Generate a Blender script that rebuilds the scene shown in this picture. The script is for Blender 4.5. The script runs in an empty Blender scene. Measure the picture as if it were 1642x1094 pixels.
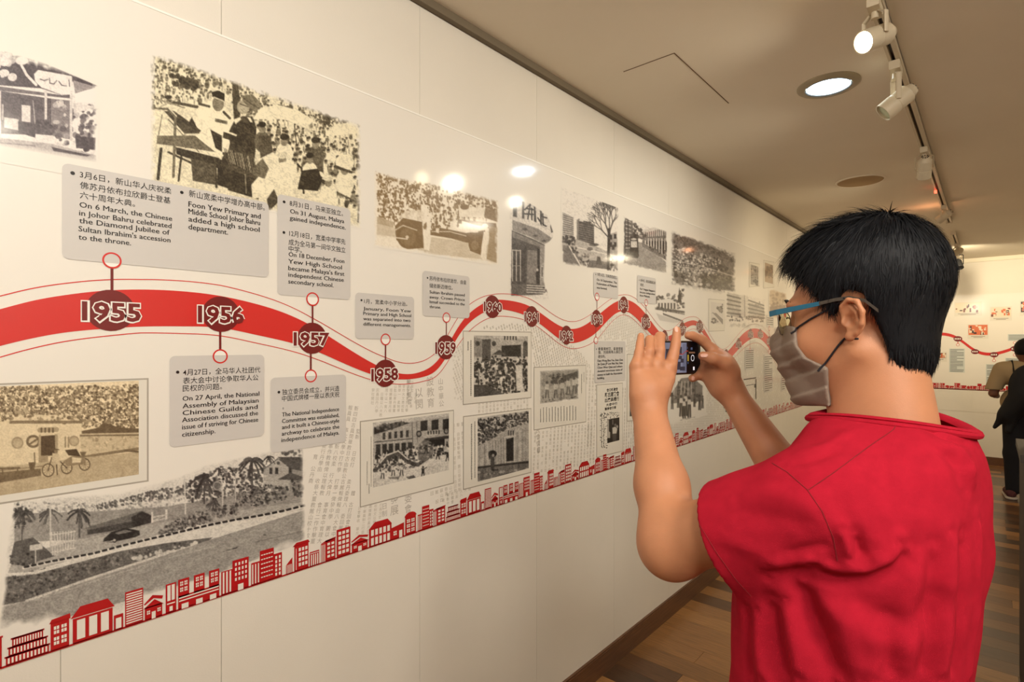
import bpy, bmesh, math, random
import numpy as np
from mathutils import Vector, Matrix
import openvdb as vdb

S = bpy.context.scene
COL = S.collection
# ------------------------------------------------------------------ camera
F = 880.0; CX = 821.0; HY = 552.0           # focal length and horizon of the 1642x1094 frame
TH = math.atan(767.0 / F); ct, st = math.cos(TH), math.sin(TH)
CAM = (1.40, 0.0, 1.57)
cd = bpy.data.cameras.new('camera'); cam = bpy.data.objects.new('camera', cd); COL.objects.link(cam)
cam.location = CAM; cam.rotation_euler = (math.pi/2, 0, TH)
cd.sensor_width = 36; cd.lens = 36*F/1642; cd.shift_y = 5/1642; cd.clip_start = .02
S.camera = cam
# ------------------------------------------------------------------ world, exposure
w = bpy.data.worlds.new('world'); S.world = w; w.use_nodes = True
w.node_tree.nodes['Background'].inputs[0].default_value = (1, .9, .78, 1)
w.node_tree.nodes['Background'].inputs[1].default_value = .12
S.view_settings.view_transform = 'Standard'; S.view_settings.look = 'None'
S.view_settings.exposure = 0.06; S.view_settings.gamma = 1; S.view_settings.use_curve_mapping = False
# ------------------------------------------------------------------ lights: room fixtures and added fill
def light(name, kind, loc, energy, color, target=None, **k):
    d = bpy.data.lights.new(name, kind); d.energy = energy; d.color = color
    for a, b in k.items(): setattr(d, a, b)
    o = bpy.data.objects.new(name, d); COL.objects.link(o); o.location = loc
    if target is not None:
        o.rotation_euler = (Vector(target)-Vector(loc)).to_track_quat('-Z', 'Y').to_euler()
    return o
WARM = (1, .84, .58); SOFT = (1, .89, .71); NEUT = (1, .95, .87); WHT = (1, .97, .93)
for (x, y, e, c, tx, ty, tz) in [(2.45, -.9, 38, NEUT, 0, .6, 1.6), (2.6, .1, 30, NEUT, 0, 1.5, 1.5)]:      # unseen fill, added behind and beside the camera to brighten the wall
    light('wall_fill_glow', 'AREA', (x, y, 2.66), e, c, (tx, ty, tz), shape='DISK', size=.55)
for (y, e, c, ty, tz) in [(-.9, 24, WHT, .2, 2.0), (-.3, 17, WHT, 1.2, 2.1), (2.31, 16, SOFT, 1.7, 1.7), (2.9, 26, SOFT, 3.0, 1.6), (4.4, 30, WARM, 4.9, 1.6), (5.9, 34, WARM, 6.2, 1.7), (7.5, 30, WARM, 7.9, 1.8)]:  # first two are unseen, added to brighten the near wall
    light('track_and_fill_beam', 'SPOT', (1.10, y, 2.56), e, c, (0, ty, tz), spot_size=2.2, spot_blend=1, shadow_soft_size=.03 if y > 1 else .12)
light('far_wall_beam', 'SPOT', (1.12, 7.9, 2.56), 70, WARM, (1.3, 9.6, 1.8), spot_size=2.1, spot_blend=1, shadow_soft_size=.04)
light('far_wall_beam', 'SPOT', (2.3, 7.6, 2.6), 75, WARM, (2.2, 9.6, 1.7), spot_size=2.1, spot_blend=1, shadow_soft_size=.04)
for (x, y, e, c) in [(1.75, .15, 7, NEUT), (2.4, .3, 7, SOFT), (2.2, 3.6, 8, SOFT), (2.2, 6.2, 10, WARM)]:
    light('downlight_and_fill_glow', 'AREA', (x, y, 2.67), e, c, (x, y, 0), shape='DISK', size=.3)  # unseen overhead fill, added without fixtures to light man and corridor
light('downlight_and_fill_glow', 'AREA', (.867, 2.71, 2.68), 3.5, (.86, .95, 1), (.867, 2.71, 0), shape='DISK', size=.10)

light('amber_lamp_glow', 'POINT', (1.02, 5.62, 2.57), .5, (1, .42, .2), shadow_soft_size=.02)
# ------------------------------------------------------------------ helpers
def lin(c):
    c = np.asarray(c, float)/255.0
    return np.where(c <= .04045, c/12.92, ((c+.055)/1.055)**2.4)
def mat(name, rgb, rough=.6, spec=.5, metal=0, noise=0, nscale=20, bump=0, bscale=60, coat=0, coatr=.1, emit=None, es=0,
        trans=0, sss=0, stretch=None, vcol=False, ior=1.45, sheen=0):
    m = bpy.data.materials.new(name); m.use_nodes = True; nt = m.node_tree; b = nt.nodes['Principled BSDF']
    c = tuple(lin(rgb))+(1,)
    b.inputs['Base Color'].default_value = c; b.inputs['Roughness'].default_value = rough
    b.inputs['Specular IOR Level'].default_value = spec; b.inputs['Metallic'].default_value = metal
    b.inputs['Coat Weight'].default_value = coat; b.inputs['Coat Roughness'].default_value = coatr
    b.inputs['Transmission Weight'].default_value = trans; b.inputs['IOR'].default_value = ior
    b.inputs['Sheen Weight'].default_value = sheen
    if sss:
        b.inputs['Subsurface Weight'].default_value = sss; b.inputs['Subsurface Radius'].default_value = (.012, .005, .003)
        b.inputs['Subsurface Scale'].default_value = 1
    if emit is not None:
        b.inputs['Emission Color'].default_value = tuple(lin(emit))+(1,); b.inputs['Emission Strength'].default_value = es
    tc = nt.nodes.new('ShaderNodeTexCoord'); mp = nt.nodes.new('ShaderNodeMapping'); nt.links.new(tc.outputs['Object'], mp.inputs[0])
    if stretch: mp.inputs['Scale'].default_value = stretch
    src = None
    if vcol:
        a = nt.nodes.new('ShaderNodeAttribute'); a.attribute_name = 'Col'; src = a.outputs['Color']; nt.links.new(src, b.inputs['Base Color'])
    if noise:
        n = nt.nodes.new('ShaderNodeTexNoise'); n.inputs['Scale'].default_value = nscale; n.inputs['Detail'].default_value = 5
        nt.links.new(mp.outputs[0], n.inputs['Vector'])
        r = nt.nodes.new('ShaderNodeMapRange'); r.inputs['From Min'].default_value = .3; r.inputs['From Max'].default_value = .7
        r.inputs['To Min'].default_value = 1-noise; r.inputs['To Max'].default_value = 1+noise
        nt.links.new(n.outputs['Fac'], r.inputs['Value'])
        mx = nt.nodes.new('ShaderNodeVectorMath'); mx.operation = 'SCALE'; mx.inputs[0].default_value = c[:3]
        if src: nt.links.new(src, mx.inputs[0])
        nt.links.new(r.outputs[0], mx.inputs['Scale']); nt.links.new(mx.outputs[0], b.inputs['Base Color'])
    if bump:
        n2 = nt.nodes.new('ShaderNodeTexNoise'); n2.inputs['Scale'].default_value = bscale; n2.inputs['Detail'].default_value = 3
        nt.links.new(mp.outputs[0], n2.inputs['Vector'])
        bp = nt.nodes.new('ShaderNodeBump'); bp.inputs['Strength'].default_value = bump; bp.inputs['Distance'].default_value = .002
        nt.links.new(n2.outputs['Fac'], bp.inputs['Height']); nt.links.new(bp.outputs[0], b.inputs['Normal'])
    return m
def empty(name, loc=(0, 0, 0), rz=0):
    o = bpy.data.objects.new(name, None); COL.objects.link(o); o.location = loc; o.rotation_euler = (0, 0, rz); o.empty_display_size = .05
    return o
def tag(o, label=None, cat=None, group=None, kind=None):
    if label: o['label'] = label
    if cat: o['category'] = cat
    if group: o['group'] = group
    if kind: o['kind'] = kind
    return o
def mesh_obj(name, V, Fc, mats, parent=None, mi=None, smooth=False, col=None, uniform=None):
    me = bpy.data.meshes.new(name)
    if uniform:                      # numpy arrays of quads/tris with constant vertex count
        V = np.asarray(V, np.float32); Fc = np.asarray(Fc, np.int32); n = Fc.shape[1]
        me.vertices.add(len(V)); me.vertices.foreach_set('co', V.ravel())
        me.loops.add(Fc.size); me.loops.foreach_set('vertex_index', Fc.ravel())
        me.polygons.add(len(Fc)); me.polygons.foreach_set('loop_start', np.arange(0, Fc.size, n, dtype=np.int32))
        me.update(calc_edges=True)
    else:
        me.from_pydata([tuple(v) for v in V], [], [tuple(f) for f in Fc]); me.update()
    if not isinstance(mats, (list, tuple)): mats = [mats]
    for m in mats: me.materials.append(m)
    if mi is not None: me.polygons.foreach_set('material_index', np.asarray(mi, np.int32))
    if smooth: me.polygons.foreach_set('use_smooth', np.ones(len(me.polygons), bool))
    if col is not None:
        a = me.attributes.new('Col', 'FLOAT_COLOR', 'POINT'); c4 = np.ones((len(col), 4), np.float32); c4[:, :3] = col
        a.data.foreach_set('color', c4.ravel())
    o = bpy.data.objects.new(name, me); COL.objects.link(o)
    if parent: o.parent = parent
    return o
class MB:
    """collects simple shapes into one mesh"""
    def __init__(s): s.V = []; s.F = []; s.M = []
    def add(s, V, Fc, m=0):
        b = len(s.V); s.V += [tuple(v) for v in V]; s.F += [tuple(i+b for i in f) for f in Fc]; s.M += [m]*len(Fc)
    def box(s, x0, x1, y0, y1, z0, z1, m=0, R=None, T=None):
        V = [Vector((x, y, z)) for x in (x0, x1) for y in (y0, y1) for z in (z0, z1)]
        if R: V = [R @ v for v in V]
        if T: V = [v+Vector(T) for v in V]
        s.add(V, [(0, 1, 3, 2), (4, 6, 7, 5), (0, 4, 5, 1), (2, 3, 7, 6), (0, 2, 6, 4), (1, 5, 7, 3)], m)
    def tube(s, pts, rs, n=10, m=0, flat=None, caps=True):
        pts = [Vector(p) for p in pts]
        if not isinstance(rs, (list, tuple)): rs = [rs]*len(pts)
        V = []; Fc = []; up = Vector((0, 0, 1)); prev = None
        for i, p in enumerate(pts):
            d = (pts[min(i+1, len(pts)-1)]-pts[max(i-1, 0)]).normalized()
            if prev is None:
                a = d.cross(up);  a = d.cross(Vector((1, 0, 0))) if a.length < .1 else a
            else: a = prev-d*prev.dot(d)
            a.normalize(); prev = a; b = d.cross(a)
            for k in range(n):
                t = 2*math.pi*k/n; fl = flat or 1
                V.append(p+a*(rs[i]*math.cos(t))+b*(rs[i]*fl*math.sin(t)))
        for i in range(len(pts)-1):
            for k in range(n):
                k2 = (k+1) % n; Fc.append((i*n+k, i*n+k2, (i+1)*n+k2, (i+1)*n+k))
        if caps: Fc.append(tuple(range(n))[::-1]); Fc.append(tuple(range((len(pts)-1)*n, len(pts)*n)))
        s.add(V, Fc, m)
    def lathe(s, prof, n=24, m=0, M=None, caps=False):
        """prof: (r, h) pairs about local z"""
        V = []; Fc = []
        for r, h in prof:
            for k in range(n):
                t = 2*math.pi*k/n; v = Vector((r*math.cos(t), r*math.sin(t), h)); V.append(M @ v if M else v)
        for i in range(len(prof)-1):
            for k in range(n):
                k2 = (k+1) % n; Fc.append((i*n+k, i*n+k2, (i+1)*n+k2, (i+1)*n+k))
        if caps and prof[0][0] > 1e-5: Fc.append(tuple(range(n))[::-1])
        if caps and prof[-1][0] > 1e-5: Fc.append(tuple(range((len(prof)-1)*n, len(prof)*n)))
        s.add(V, Fc, m)
    def build(s, name, mats, parent=None, smooth=False):
        o = mesh_obj(name, s.V, s.F, mats, parent, mi=s.M)
        if smooth:
            o.data.polygons.foreach_set('use_smooth', np.ones(len(o.data.polygons), bool))
            o.data.set_sharp_from_angle(angle=math.radians(40))
        return o
def W(px, py, Z):
    """world point seen at pixel (px,py) at depth Z"""
    X = (px-CX)/F*Z
    return Vector((CAM[0]+X*ct-Z*st, CAM[1]+X*st+Z*ct, CAM[2]+(HY-py)/F*Z))

# ------------------------------------------------------------------ room
LW = 9.46; RX = 3.3; H = 2.70
M_wall = mat('wall_paint', (226, 219, 205), .55, noise=.02, nscale=3, bump=.08, bscale=250)
M_ceil = mat('ceiling_paint', (244, 234, 214), .8, noise=.02, nscale=2, bump=.1, bscale=200)
M_dark = mat('dark_wood', (96, 62, 38), .45, noise=.3, nscale=6, stretch=(30, 1, 30), coat=.2)
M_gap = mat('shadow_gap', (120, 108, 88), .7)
M_white = mat('white_metal', (205, 198, 180), .4)
M_black = mat('black_plastic', (14, 14, 15), .45)
M_steel = mat('grey_metal', (120, 112, 100), .35, metal=.6)
def box_obj(name, *a, m, kind=None, parent=None, label=None):
    b = MB(); b.box(*a); o = b.build(name, m, parent)
    return tag(o, label, kind=kind)
# left wall is made of tall boards: joints seen in the photo below the mural
wl = box_obj('wall_left', -.12, -.004, -3, LW+.1, 0, H, m=M_wall, kind='structure')
def wy(px):     # wall y of a pixel column
    a = (px-CX)/F; return CAM[0]*(a*st+ct)/(st-a*ct)
def wz(px, py):
    a = (px-CX)/F; t = CAM[0]/(st-a*ct); return CAM[2]+t*(HY-py)/F
joints = [-3, wy(97)-1.22, wy(97)] + [wy(355), wy(673)]
while joints[-1] < LW-1.0: joints.append(joints[-1]+(wy(673)-wy(355)) if joints[-1] < 2.4 else joints[-1]+1.22)
joints = sorted(set(j for j in joints if j < LW-.05)) + [LW]
for i in range(len(joints)-1):
    box_obj('wall_board', -.004, 0, joints[i]+.0007, joints[i+1]-.0007, .0, 2.67, m=M_wall, parent=wl)
box_obj('wall_back', -.12, RX+.1, -3.1, -3, 0, H, m=M_wall, kind='structure')
box_obj('wall_right', RX, RX+.1, -3, LW+.1, 0, H, m=M_wall, kind='structure')
wf = box_obj('wall_far', -.12, RX+.1, LW, LW+.1, 0, H, m=M_wall, kind='structure')
for i in range(3):
    for z0, z1 in ((0, .672), (.676, 2.67)):
        box_obj('wall_board', .002+i*1.22, min(1.218+i*1.22, RX), LW-.004, LW, z0, z1, m=M_wall, parent=wf)
ce = box_obj('ceiling', -.12, RX+.1, -3, LW+.1, H, H+.1, m=M_ceil, kind='structure')
# access hatch outline in the ceiling
hb = MB()
c1, c2 = W(1080, 85, 1.13*F/467), W(1170, 165, 1.13*F/387)
for (x0, x1, y0, y1) in [(c1.x, c1.x+.004, c1.y, c2.y), (c1.x-.22, c1.x, c1.y, c1.y+.004), (c1.x, c1.x+.004, c1.y, c2.y)][:2]:
    hb.box(x0, x1, y0, y1, H-.0012, H)
hb.build('access_hatch_joint', mat('hatch_joint', (120, 98, 74), .9), ce)
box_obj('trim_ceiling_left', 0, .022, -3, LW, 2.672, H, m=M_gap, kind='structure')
box_obj('trim_ceiling_far', 0, RX, LW-.03, LW, 2.65, H, m=mat('cove_white', (232, 224, 204), .6), kind='structure')
bl = MB(); bl.box(0, .016, -3, LW-.03, 0, .098); bl.box(0, .011, -3, LW-.03, .098, .105); bl.build('baseboard_left', M_dark)['kind'] = 'structure'
bl = MB(); bl.box(.016, RX, LW-.02, LW-.004, 0, .098); bl.box(0.016, RX, LW-.015, LW-.004, .098, .105); bl.build('baseboard_far', M_dark)['kind'] = 'structure'
# floor of loose laminate planks
fl = box_obj('floor', -.12, RX+.1, -3, LW+.1, -.1, -.012, m=mat('subfloor', (60, 40, 24), .7), kind='structure')
woods = [mat('laminate_wood', c, .33, noise=.28, nscale=5, stretch=(1.5, 26, 8), bump=.05, coat=.25, coatr=.2)
         for c in [(122, 84, 46), (138, 96, 54), (88, 58, 34), (108, 72, 40), (150, 106, 60), (72, 48, 30)]]
random.seed(5)
pm = []
for k, wd in enumerate(woods):
    b = MB(); b.box(.0006, 1.199, .0006, .1274, -.012, 0); o = b.build('floor_plank', wd, fl); pm.append([o.data, o])
y = 1.6; used = set()
box_obj('floor_screed', -.0, RX, -3, 1.6, -.012, 0, m=woods[0], parent=fl)
row = 0
while y < LW-.01:
    x = -random.choice([0, .3, .6, .9])
    while x < RX-.9:
        k = random.randrange(6)
        if k not in used and x >= 0: o = pm[k][1]; used.add(k)
        else: o = pm[k][1].copy(); COL.objects.link(o)
        o.location = (x, y, 0); x += 1.2
    y += .128; row += 1
# ------------------------------------------------------------------ printed mural on the left wall
BASE = np.array([231, 225, 213.])
random.seed(1); np.random.seed(1)
def vnoise(shape, cell, seed=0, oct=1):
    rs = np.random.RandomState(seed); out = np.zeros(shape); amp = 1; tot = 0
    for o in range(oct):
        c = max(cell/(2**o), 1); gy, gx = int(shape[0]/c)+3, int(shape[1]/c)+3
        g = rs.rand(gy, gx); yy = np.arange(shape[0])/c; xx = np.arange(shape[1])/c
        y0 = yy.astype(int); x0 = xx.astype(int); fy = (yy-y0)[:, None]; fx = (xx-x0)[None]
        fy = fy*fy*(3-2*fy); fx = fx*fx*(3-2*fx)
        a = g[y0][:, x0]; b = g[y0][:, x0+1]; c_ = g[y0+1][:, x0]; d = g[y0+1][:, x0+1]
        out += amp*((a*(1-fx)+b*fx)*(1-fy)+(c_*(1-fx)+d*fx)*fy); tot += amp; amp *= .55
    return out/tot
class Print:
    """a print on the mural: V tone 0..1, A coverage, drawn where the wall shows it"""
    def __init__(s, xl, xr, yt, yb, dark=(30, 26, 22), light=(232, 226, 214), step=1.15, bg=.9, T=None, seed=0):
        s.T = T or (lambda u, v: (u, v)); s.seed = seed
        nx = max(6, int((xr-xl)/step)); s.px = np.linspace(xl, xr, nx); s.y = np.array([wy(p) for p in s.px])
        z1, z0 = wz(xl, yt), wz(xl, yb); nz = max(6, int((yb-yt)/step)); s.z = np.linspace(z1, z0, nz)
        a = (s.px-CX)/F; t = CAM[0]/(st-a*ct)
        s.PX = np.repeat(s.px[None], nz, 0); s.PY = HY-(s.z[:, None]-CAM[2])*F/t[None]
        s.V = np.full((nz, nx), float(bg)); s.A = np.ones((nz, nx)); s.dark = np.array(dark, float); s.light = np.array(light, float)
        s.RGB = None; s.sh = (nz, nx)
    def _win(s, x0, x1, y0, y1):
        i0 = max(0, np.searchsorted(s.px, x0-2)-1); i1 = min(s.sh[1], np.searchsorted(s.px, x1+2)+1)
        if i1 <= i0: return None
        rows = (s.PY[:, i0:i1].max(1) >= y0-2) & (s.PY[:, i0:i1].min(1) <= y1+2); r = np.nonzero(rows)[0]
        if len(r) == 0: return None
        return slice(r[0], r[-1]+1), slice(i0, i1)
    def _mix(s, w, d, v, a, soft):
        al = np.clip(.5-d/soft, 0, 1)*a
        if callable(v): v = v(s.PX[w], s.PY[w])
        if isinstance(v, tuple):
            if s.RGB is None: s.RGB = np.full(s.sh+(3,), -1.)
            cur = s.RGB[w]; m = al > .5; cur[m] = v; s.RGB[w] = cur
        else:
            s.V[w] = s.V[w]*(1-al)+v*al
            if s.RGB is not None:
                cur = s.RGB[w]; cur[al > .5] = -1; s.RGB[w] = cur
    def poly(s, pts, v, a=1, soft=1.2, raw=False):
        P = np.array([p if raw else s.T(*p) for p in pts]); w = s._win(P[:, 0].min(), P[:, 0].max(), P[:, 1].min(), P[:, 1].max())
        if w is None: return
        X, Y = s.PX[w], s.PY[w]; ins = np.zeros(X.shape, bool); dd = np.full(X.shape, 1e9)
        for i in range(len(P)):
            (ax, ay), (bx, by) = P[i-1], P[i]
            c = ((ay > Y) != (by > Y)); xi = (bx-ax)*(Y-ay)/((by-ay) if by != ay else 1e-9)+ax; ins ^= c & (X < xi)
            ex, ey = bx-ax, by-ay; t = np.clip(((X-ax)*ex+(Y-ay)*ey)/(ex*ex+ey*ey+1e-9), 0, 1)
            dd = np.minimum(dd, (X-ax-t*ex)**2+(Y-ay-t*ey)**2)
        s._mix(w, np.where(ins, -1, 1)*np.sqrt(dd), v, a, soft)
    def ell(s, u, v_, rx, ry, v, a=1, soft=1.1, raw=False):
        if not raw:
            k = s.T(1, 0)[0]-s.T(0, 0)[0]; x, y = s.T(u, v_); rx *= k; ry *= k
        else: x, y = u, v_
        w = s._win(x-rx, x+rx, y-ry, y+ry)
        if w is None: return
        d = (np.sqrt(((s.PX[w]-x)/rx)**2+((s.PY[w]-y)/ry)**2)-1)*min(rx, ry)
        s._mix(w, d, v, a, soft)
    def line(s, pts, wd, v, a=1, raw=False):
        k = 1 if raw else s.T(1, 0)[0]-s.T(0, 0)[0]; P = [p if raw else s.T(*p) for p in pts]; wd *= k
        for (ax, ay), (bx, by) in zip(P[:-1], P[1:]):
            w = s._win(min(ax, bx)-wd, max(ax, bx)+wd, min(ay, by)-wd, max(ay, by)+wd)
            if w is None: continue
            X, Y = s.PX[w], s.PY[w]; ex, ey = bx-ax, by-ay; t = np.clip(((X-ax)*ex+(Y-ay)*ey)/(ex*ex+ey*ey+1e-9), 0, 1)
            s._mix(w, np.hypot(X-ax-t*ex, Y-ay-t*ey)-wd/2, v, a, 1.0)
    def _rand(s, pts, n, rs):
        P = np.array([s.T(*p) for p in pts]); x0, y0 = P.min(0); x1, y1 = P.max(0); X = rs.uniform(x0, x1, n*4); Y = rs.uniform(y0, y1, n*4)
        ins = np.zeros(X.shape, bool)
        for i in range(len(P)):
            (ax, ay), (bx, by) = P[i-1], P[i]; c = ((ay > Y) != (by > Y)); ins ^= c & (X < (bx-ax)*(Y-ay)/((by-ay) if by != ay else 1e-9)+ax)
        return list(zip(X[ins], Y[ins]))[:n]
    def blobs(s, pts, n, r0, r1, v0, v1, seed=0, asp=1.0, a=.9):
        rs = np.random.RandomState(seed+77)
        for x, y in s._rand(pts, n, rs):
            r = rs.uniform(r0, r1); s.ell(x, y, r*rs.uniform(.7, 1.3), r*asp*rs.uniform(.7, 1.3), rs.uniform(v0, v1), a, raw=True)
    def crowd(s, pts, n, r, seed=0, light=.95, dark=.15, mid=.5):
        rs = np.random.RandomState(seed+7); P = sorted(s._rand(pts, n, rs), key=lambda p: p[1])
        for x, y in P:
            q = r*rs.uniform(.75, 1.25)
            s.ell(x, y+q*2.0, q*1.1, q*1.7, light if rs.rand() < .72 else rs.uniform(dark, mid), .95, raw=True)
            s.ell(x+rs.uniform(-.3, .3), y, q*.62, q*.8, mid, .95, raw=True)
            s.ell(x, y-q*.45, q*.66, q*.5, dark, .95, raw=True)
            if rs.rand() < .5: s.ell(x+q*.9, y+q*2.2, q*.3, q*1.3, dark, .7, raw=True)
    def palm(s, u, v_, r, trunk, seed=0, v=.12):
        rs = np.random.RandomState(seed); s.line([(u, v_), (u+rs.uniform(-4, 4), v_+trunk)], r*.12, v+.15)
        for k in range(15):
            an = rs.uniform(-math.pi, math.pi); rr = r*rs.uniform(.7, 1.1); P = []
            for t in np.linspace(0, 1, 5): P.append((u+rr*t*math.cos(an), v_-rr*t*math.sin(an)*.7+rr*.6*t*t))
            s.line(P, r*.13, v+rs.uniform(0, .2), .9)
    def trees(s, pts, n, r0, r1, seed=0, lo=.05, hi=.55): s.blobs(pts, n, r0, r1, lo, hi, seed)
    def grain(s, amt=.08, cell=1.6):
        s.V = np.clip(s.V+(vnoise(s.sh, cell, s.seed+3)-.5)*2*amt+(vnoise(s.sh, 7, s.seed+4)-.5)*amt, 0, 1)
    def fade(s, m=10, amp=9, sides='lrtb'):
        X0, X1 = s.px[0], s.px[-1]; n = (vnoise(s.sh, 6, s.seed+9, 2)-.5)*2*amp; d = np.full(s.sh, 1e9)
        if 'l' in sides: d = np.minimum(d, s.PX-X0)
        if 'r' in sides: d = np.minimum(d, X1-s.PX)
        if 't' in sides: d = np.minimum(d, s.PY-s.PY[0][None])
        if 'b' in sides: d = np.minimum(d, s.PY[-1][None]-s.PY)
        s.A *= np.clip((d+np.minimum(n, 0)*np.clip(2-d/m, 0, 1))/m, 0, 1)
    def build(s, name, parent, x, m, label=None):
        C = s.dark+(s.light-s.dark)*s.V[..., None]
        if s.RGB is not None: C = np.where(s.RGB >= 0, s.RGB*(.85+.15*s.V[..., None]), C)
        C = BASE+(C-BASE)*s.A[..., None]
        nz, nx = s.sh; Y = np.repeat(s.y[None], nz, 0); Zz = np.repeat(s.z[:, None], nx, 1)
        V = np.stack([np.full(s.sh, x), Y, Zz], -1).reshape(-1, 3)
        i = np.arange(nz-1)[:, None]*nx+np.arange(nx-1)[None]; Q = np.stack([i, i+nx, i+nx+1, i+1], -1).reshape(-1, 4)
        o = mesh_obj(name, V, Q, m, parent, col=lin(C.reshape(-1, 3)), uniform=True)
        return tag(o, label)

GL = dict(rough=.42, coat=.7, coatr=.09)
M_mural = mat('mural_laminate', BASE, **GL, bump=.02, bscale=9)
M_print = mat('mural_print', (255, 255, 255), vcol=True, **GL)
M_red = mat('ribbon_red', (205, 38, 32), **GL); M_mar = mat('maroon_ink', (112, 16, 16), **GL); M_sky = mat('skyline_red', (178, 18, 22), **GL)
M_ink = mat('black_ink', (26, 22, 22), **GL); M_cap = mat('caption_grey', (203, 198, 191), **GL); M_pw = mat('print_white', (240, 236, 226), **GL)
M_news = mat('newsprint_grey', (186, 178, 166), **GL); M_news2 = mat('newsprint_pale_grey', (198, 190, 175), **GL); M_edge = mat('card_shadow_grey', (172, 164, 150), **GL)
M_card = mat('card_paper', (222, 216, 202), **GL)
YEND = 9.2
mural = empty('timeline_mural', (0, 3, .96))
tag(mural, 'glossy white timeline mural with wide red wave ribbon and years on the long left wall', 'wall mural')
mural.location = (0, 0, 0)
ZB = wz(0, 1073); ZT = wz(365, 62)
b = MB(); b.box(.0, .0012, -2.2, YEND, ZB, ZT); b.build('laminate_sheet', M_mural, mural)
b = MB(); b.box(0, .0022, -2.2, YEND, ZT-.002, ZT+.003); b.build('edge_strip', mat('edge_tape', (244, 240, 230), .3), mural)

# ---- glyphs
_gc = {}
def text_mesh(body, bold=0.0):
    k = (body, bold)
    if k in _gc: return _gc[k]
    c = bpy.data.curves.new('t', 'FONT'); c.body = body; c.resolution_u = 2; c.offset = bold
    o = bpy.data.objects.new('t', c); COL.objects.link(o); me = o.to_mesh()
    n = len(me.vertices); V = np.zeros(n*3, np.float32); me.vertices.foreach_get('co', V); V = V.reshape(-1, 3)[:, :2]
    Fc = [tuple(p.vertices) for p in me.polygons]; o.to_mesh_clear(); bpy.data.objects.remove(o); bpy.data.curves.remove(c)
    _gc[k] = (V, Fc); return _gc[k]
def put_text(mb, body, x0, y0, x1, h, off=.002, bold=.012, m=0, cjk=False, zlift=0):
    """baseline starts at photo pixel (x0,y0), runs level along the wall to pixel column x1; h = capital height in pixels at x0"""
    V, Fc = text_mesh(body, bold)
    if len(V) == 0: return
    ya, yb = wy(x0), wy(x1); zb = wz(x0, y0); sc = (wz(x0, y0-h)-zb)/(.85 if cjk else .73)
    xm, xM = V[:, 0].min(), V[:, 0].max()
    P = [(off, ya+(v[0]-xm)/(xM-xm)*(yb-ya), zb+v[1]*sc) for v in V]
    mb.add(P, Fc, m)
def quad(mb, x0, y0, x1, y1, off, m=0):
    """wall rectangle from pixel (x0,y0) top-left to column x1, bottom (x0,y1)"""
    a, b_ = wy(x0), wy(x1); t, bt = wz(x0, y0), wz(x0, y1)
    mb.add([(off, a, bt), (off, b_, bt), (off, b_, t), (off, a, t)], [(0, 1, 2, 3)], m)
def rquad(mb, x0, y0, x1, y1, off, m=0, r=.012):
    a, b_ = wy(x0), wy(x1); t, bt = wz(x0, y0), wz(x0, y1); r = min(r, (b_-a)/3, (t-bt)/3); P = []
    for (cy, cz, a0) in [(b_-r, t-r, 0), (a+r, t-r, 90), (a+r, bt+r, 180), (b_-r, bt+r, 270)]:
        for k in range(6): an = math.radians(a0+k*18); P.append((off, cy+r*math.cos(an), cz+r*math.sin(an)))
    mb.add(P, [tuple(range(len(P)))], m)
def disc(mb, x, y, r, off, m=0, n=32, ry=None):
    cy, cz = wy(x), wz(x, y); rr = cz-wz(x, y+r)
    mb.add([(off, cy+rr*math.cos(2*math.pi*k/n), cz+rr*math.sin(2*math.pi*k/n)) for k in range(n)], [tuple(range(n))], m)
def ring(mb, x, y, r, wd, off, m=0, n=32):
    cy, cz = wy(x), wz(x, y); k1 = cz-wz(x, y+r); k2 = cz-wz(x, y+r-wd); P = []
    for k in range(n):
        c, s_ = math.cos(2*math.pi*k/n), math.sin(2*math.pi*k/n); P += [(off, cy+k1*c, cz+k1*s_), (off, cy+k2*c, cz+k2*s_)]
    mb.add(P, [(2*k, 2*((k+1) % n), 2*((k+1) % n)+1, 2*k+1) for k in range(n)], m)

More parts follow.
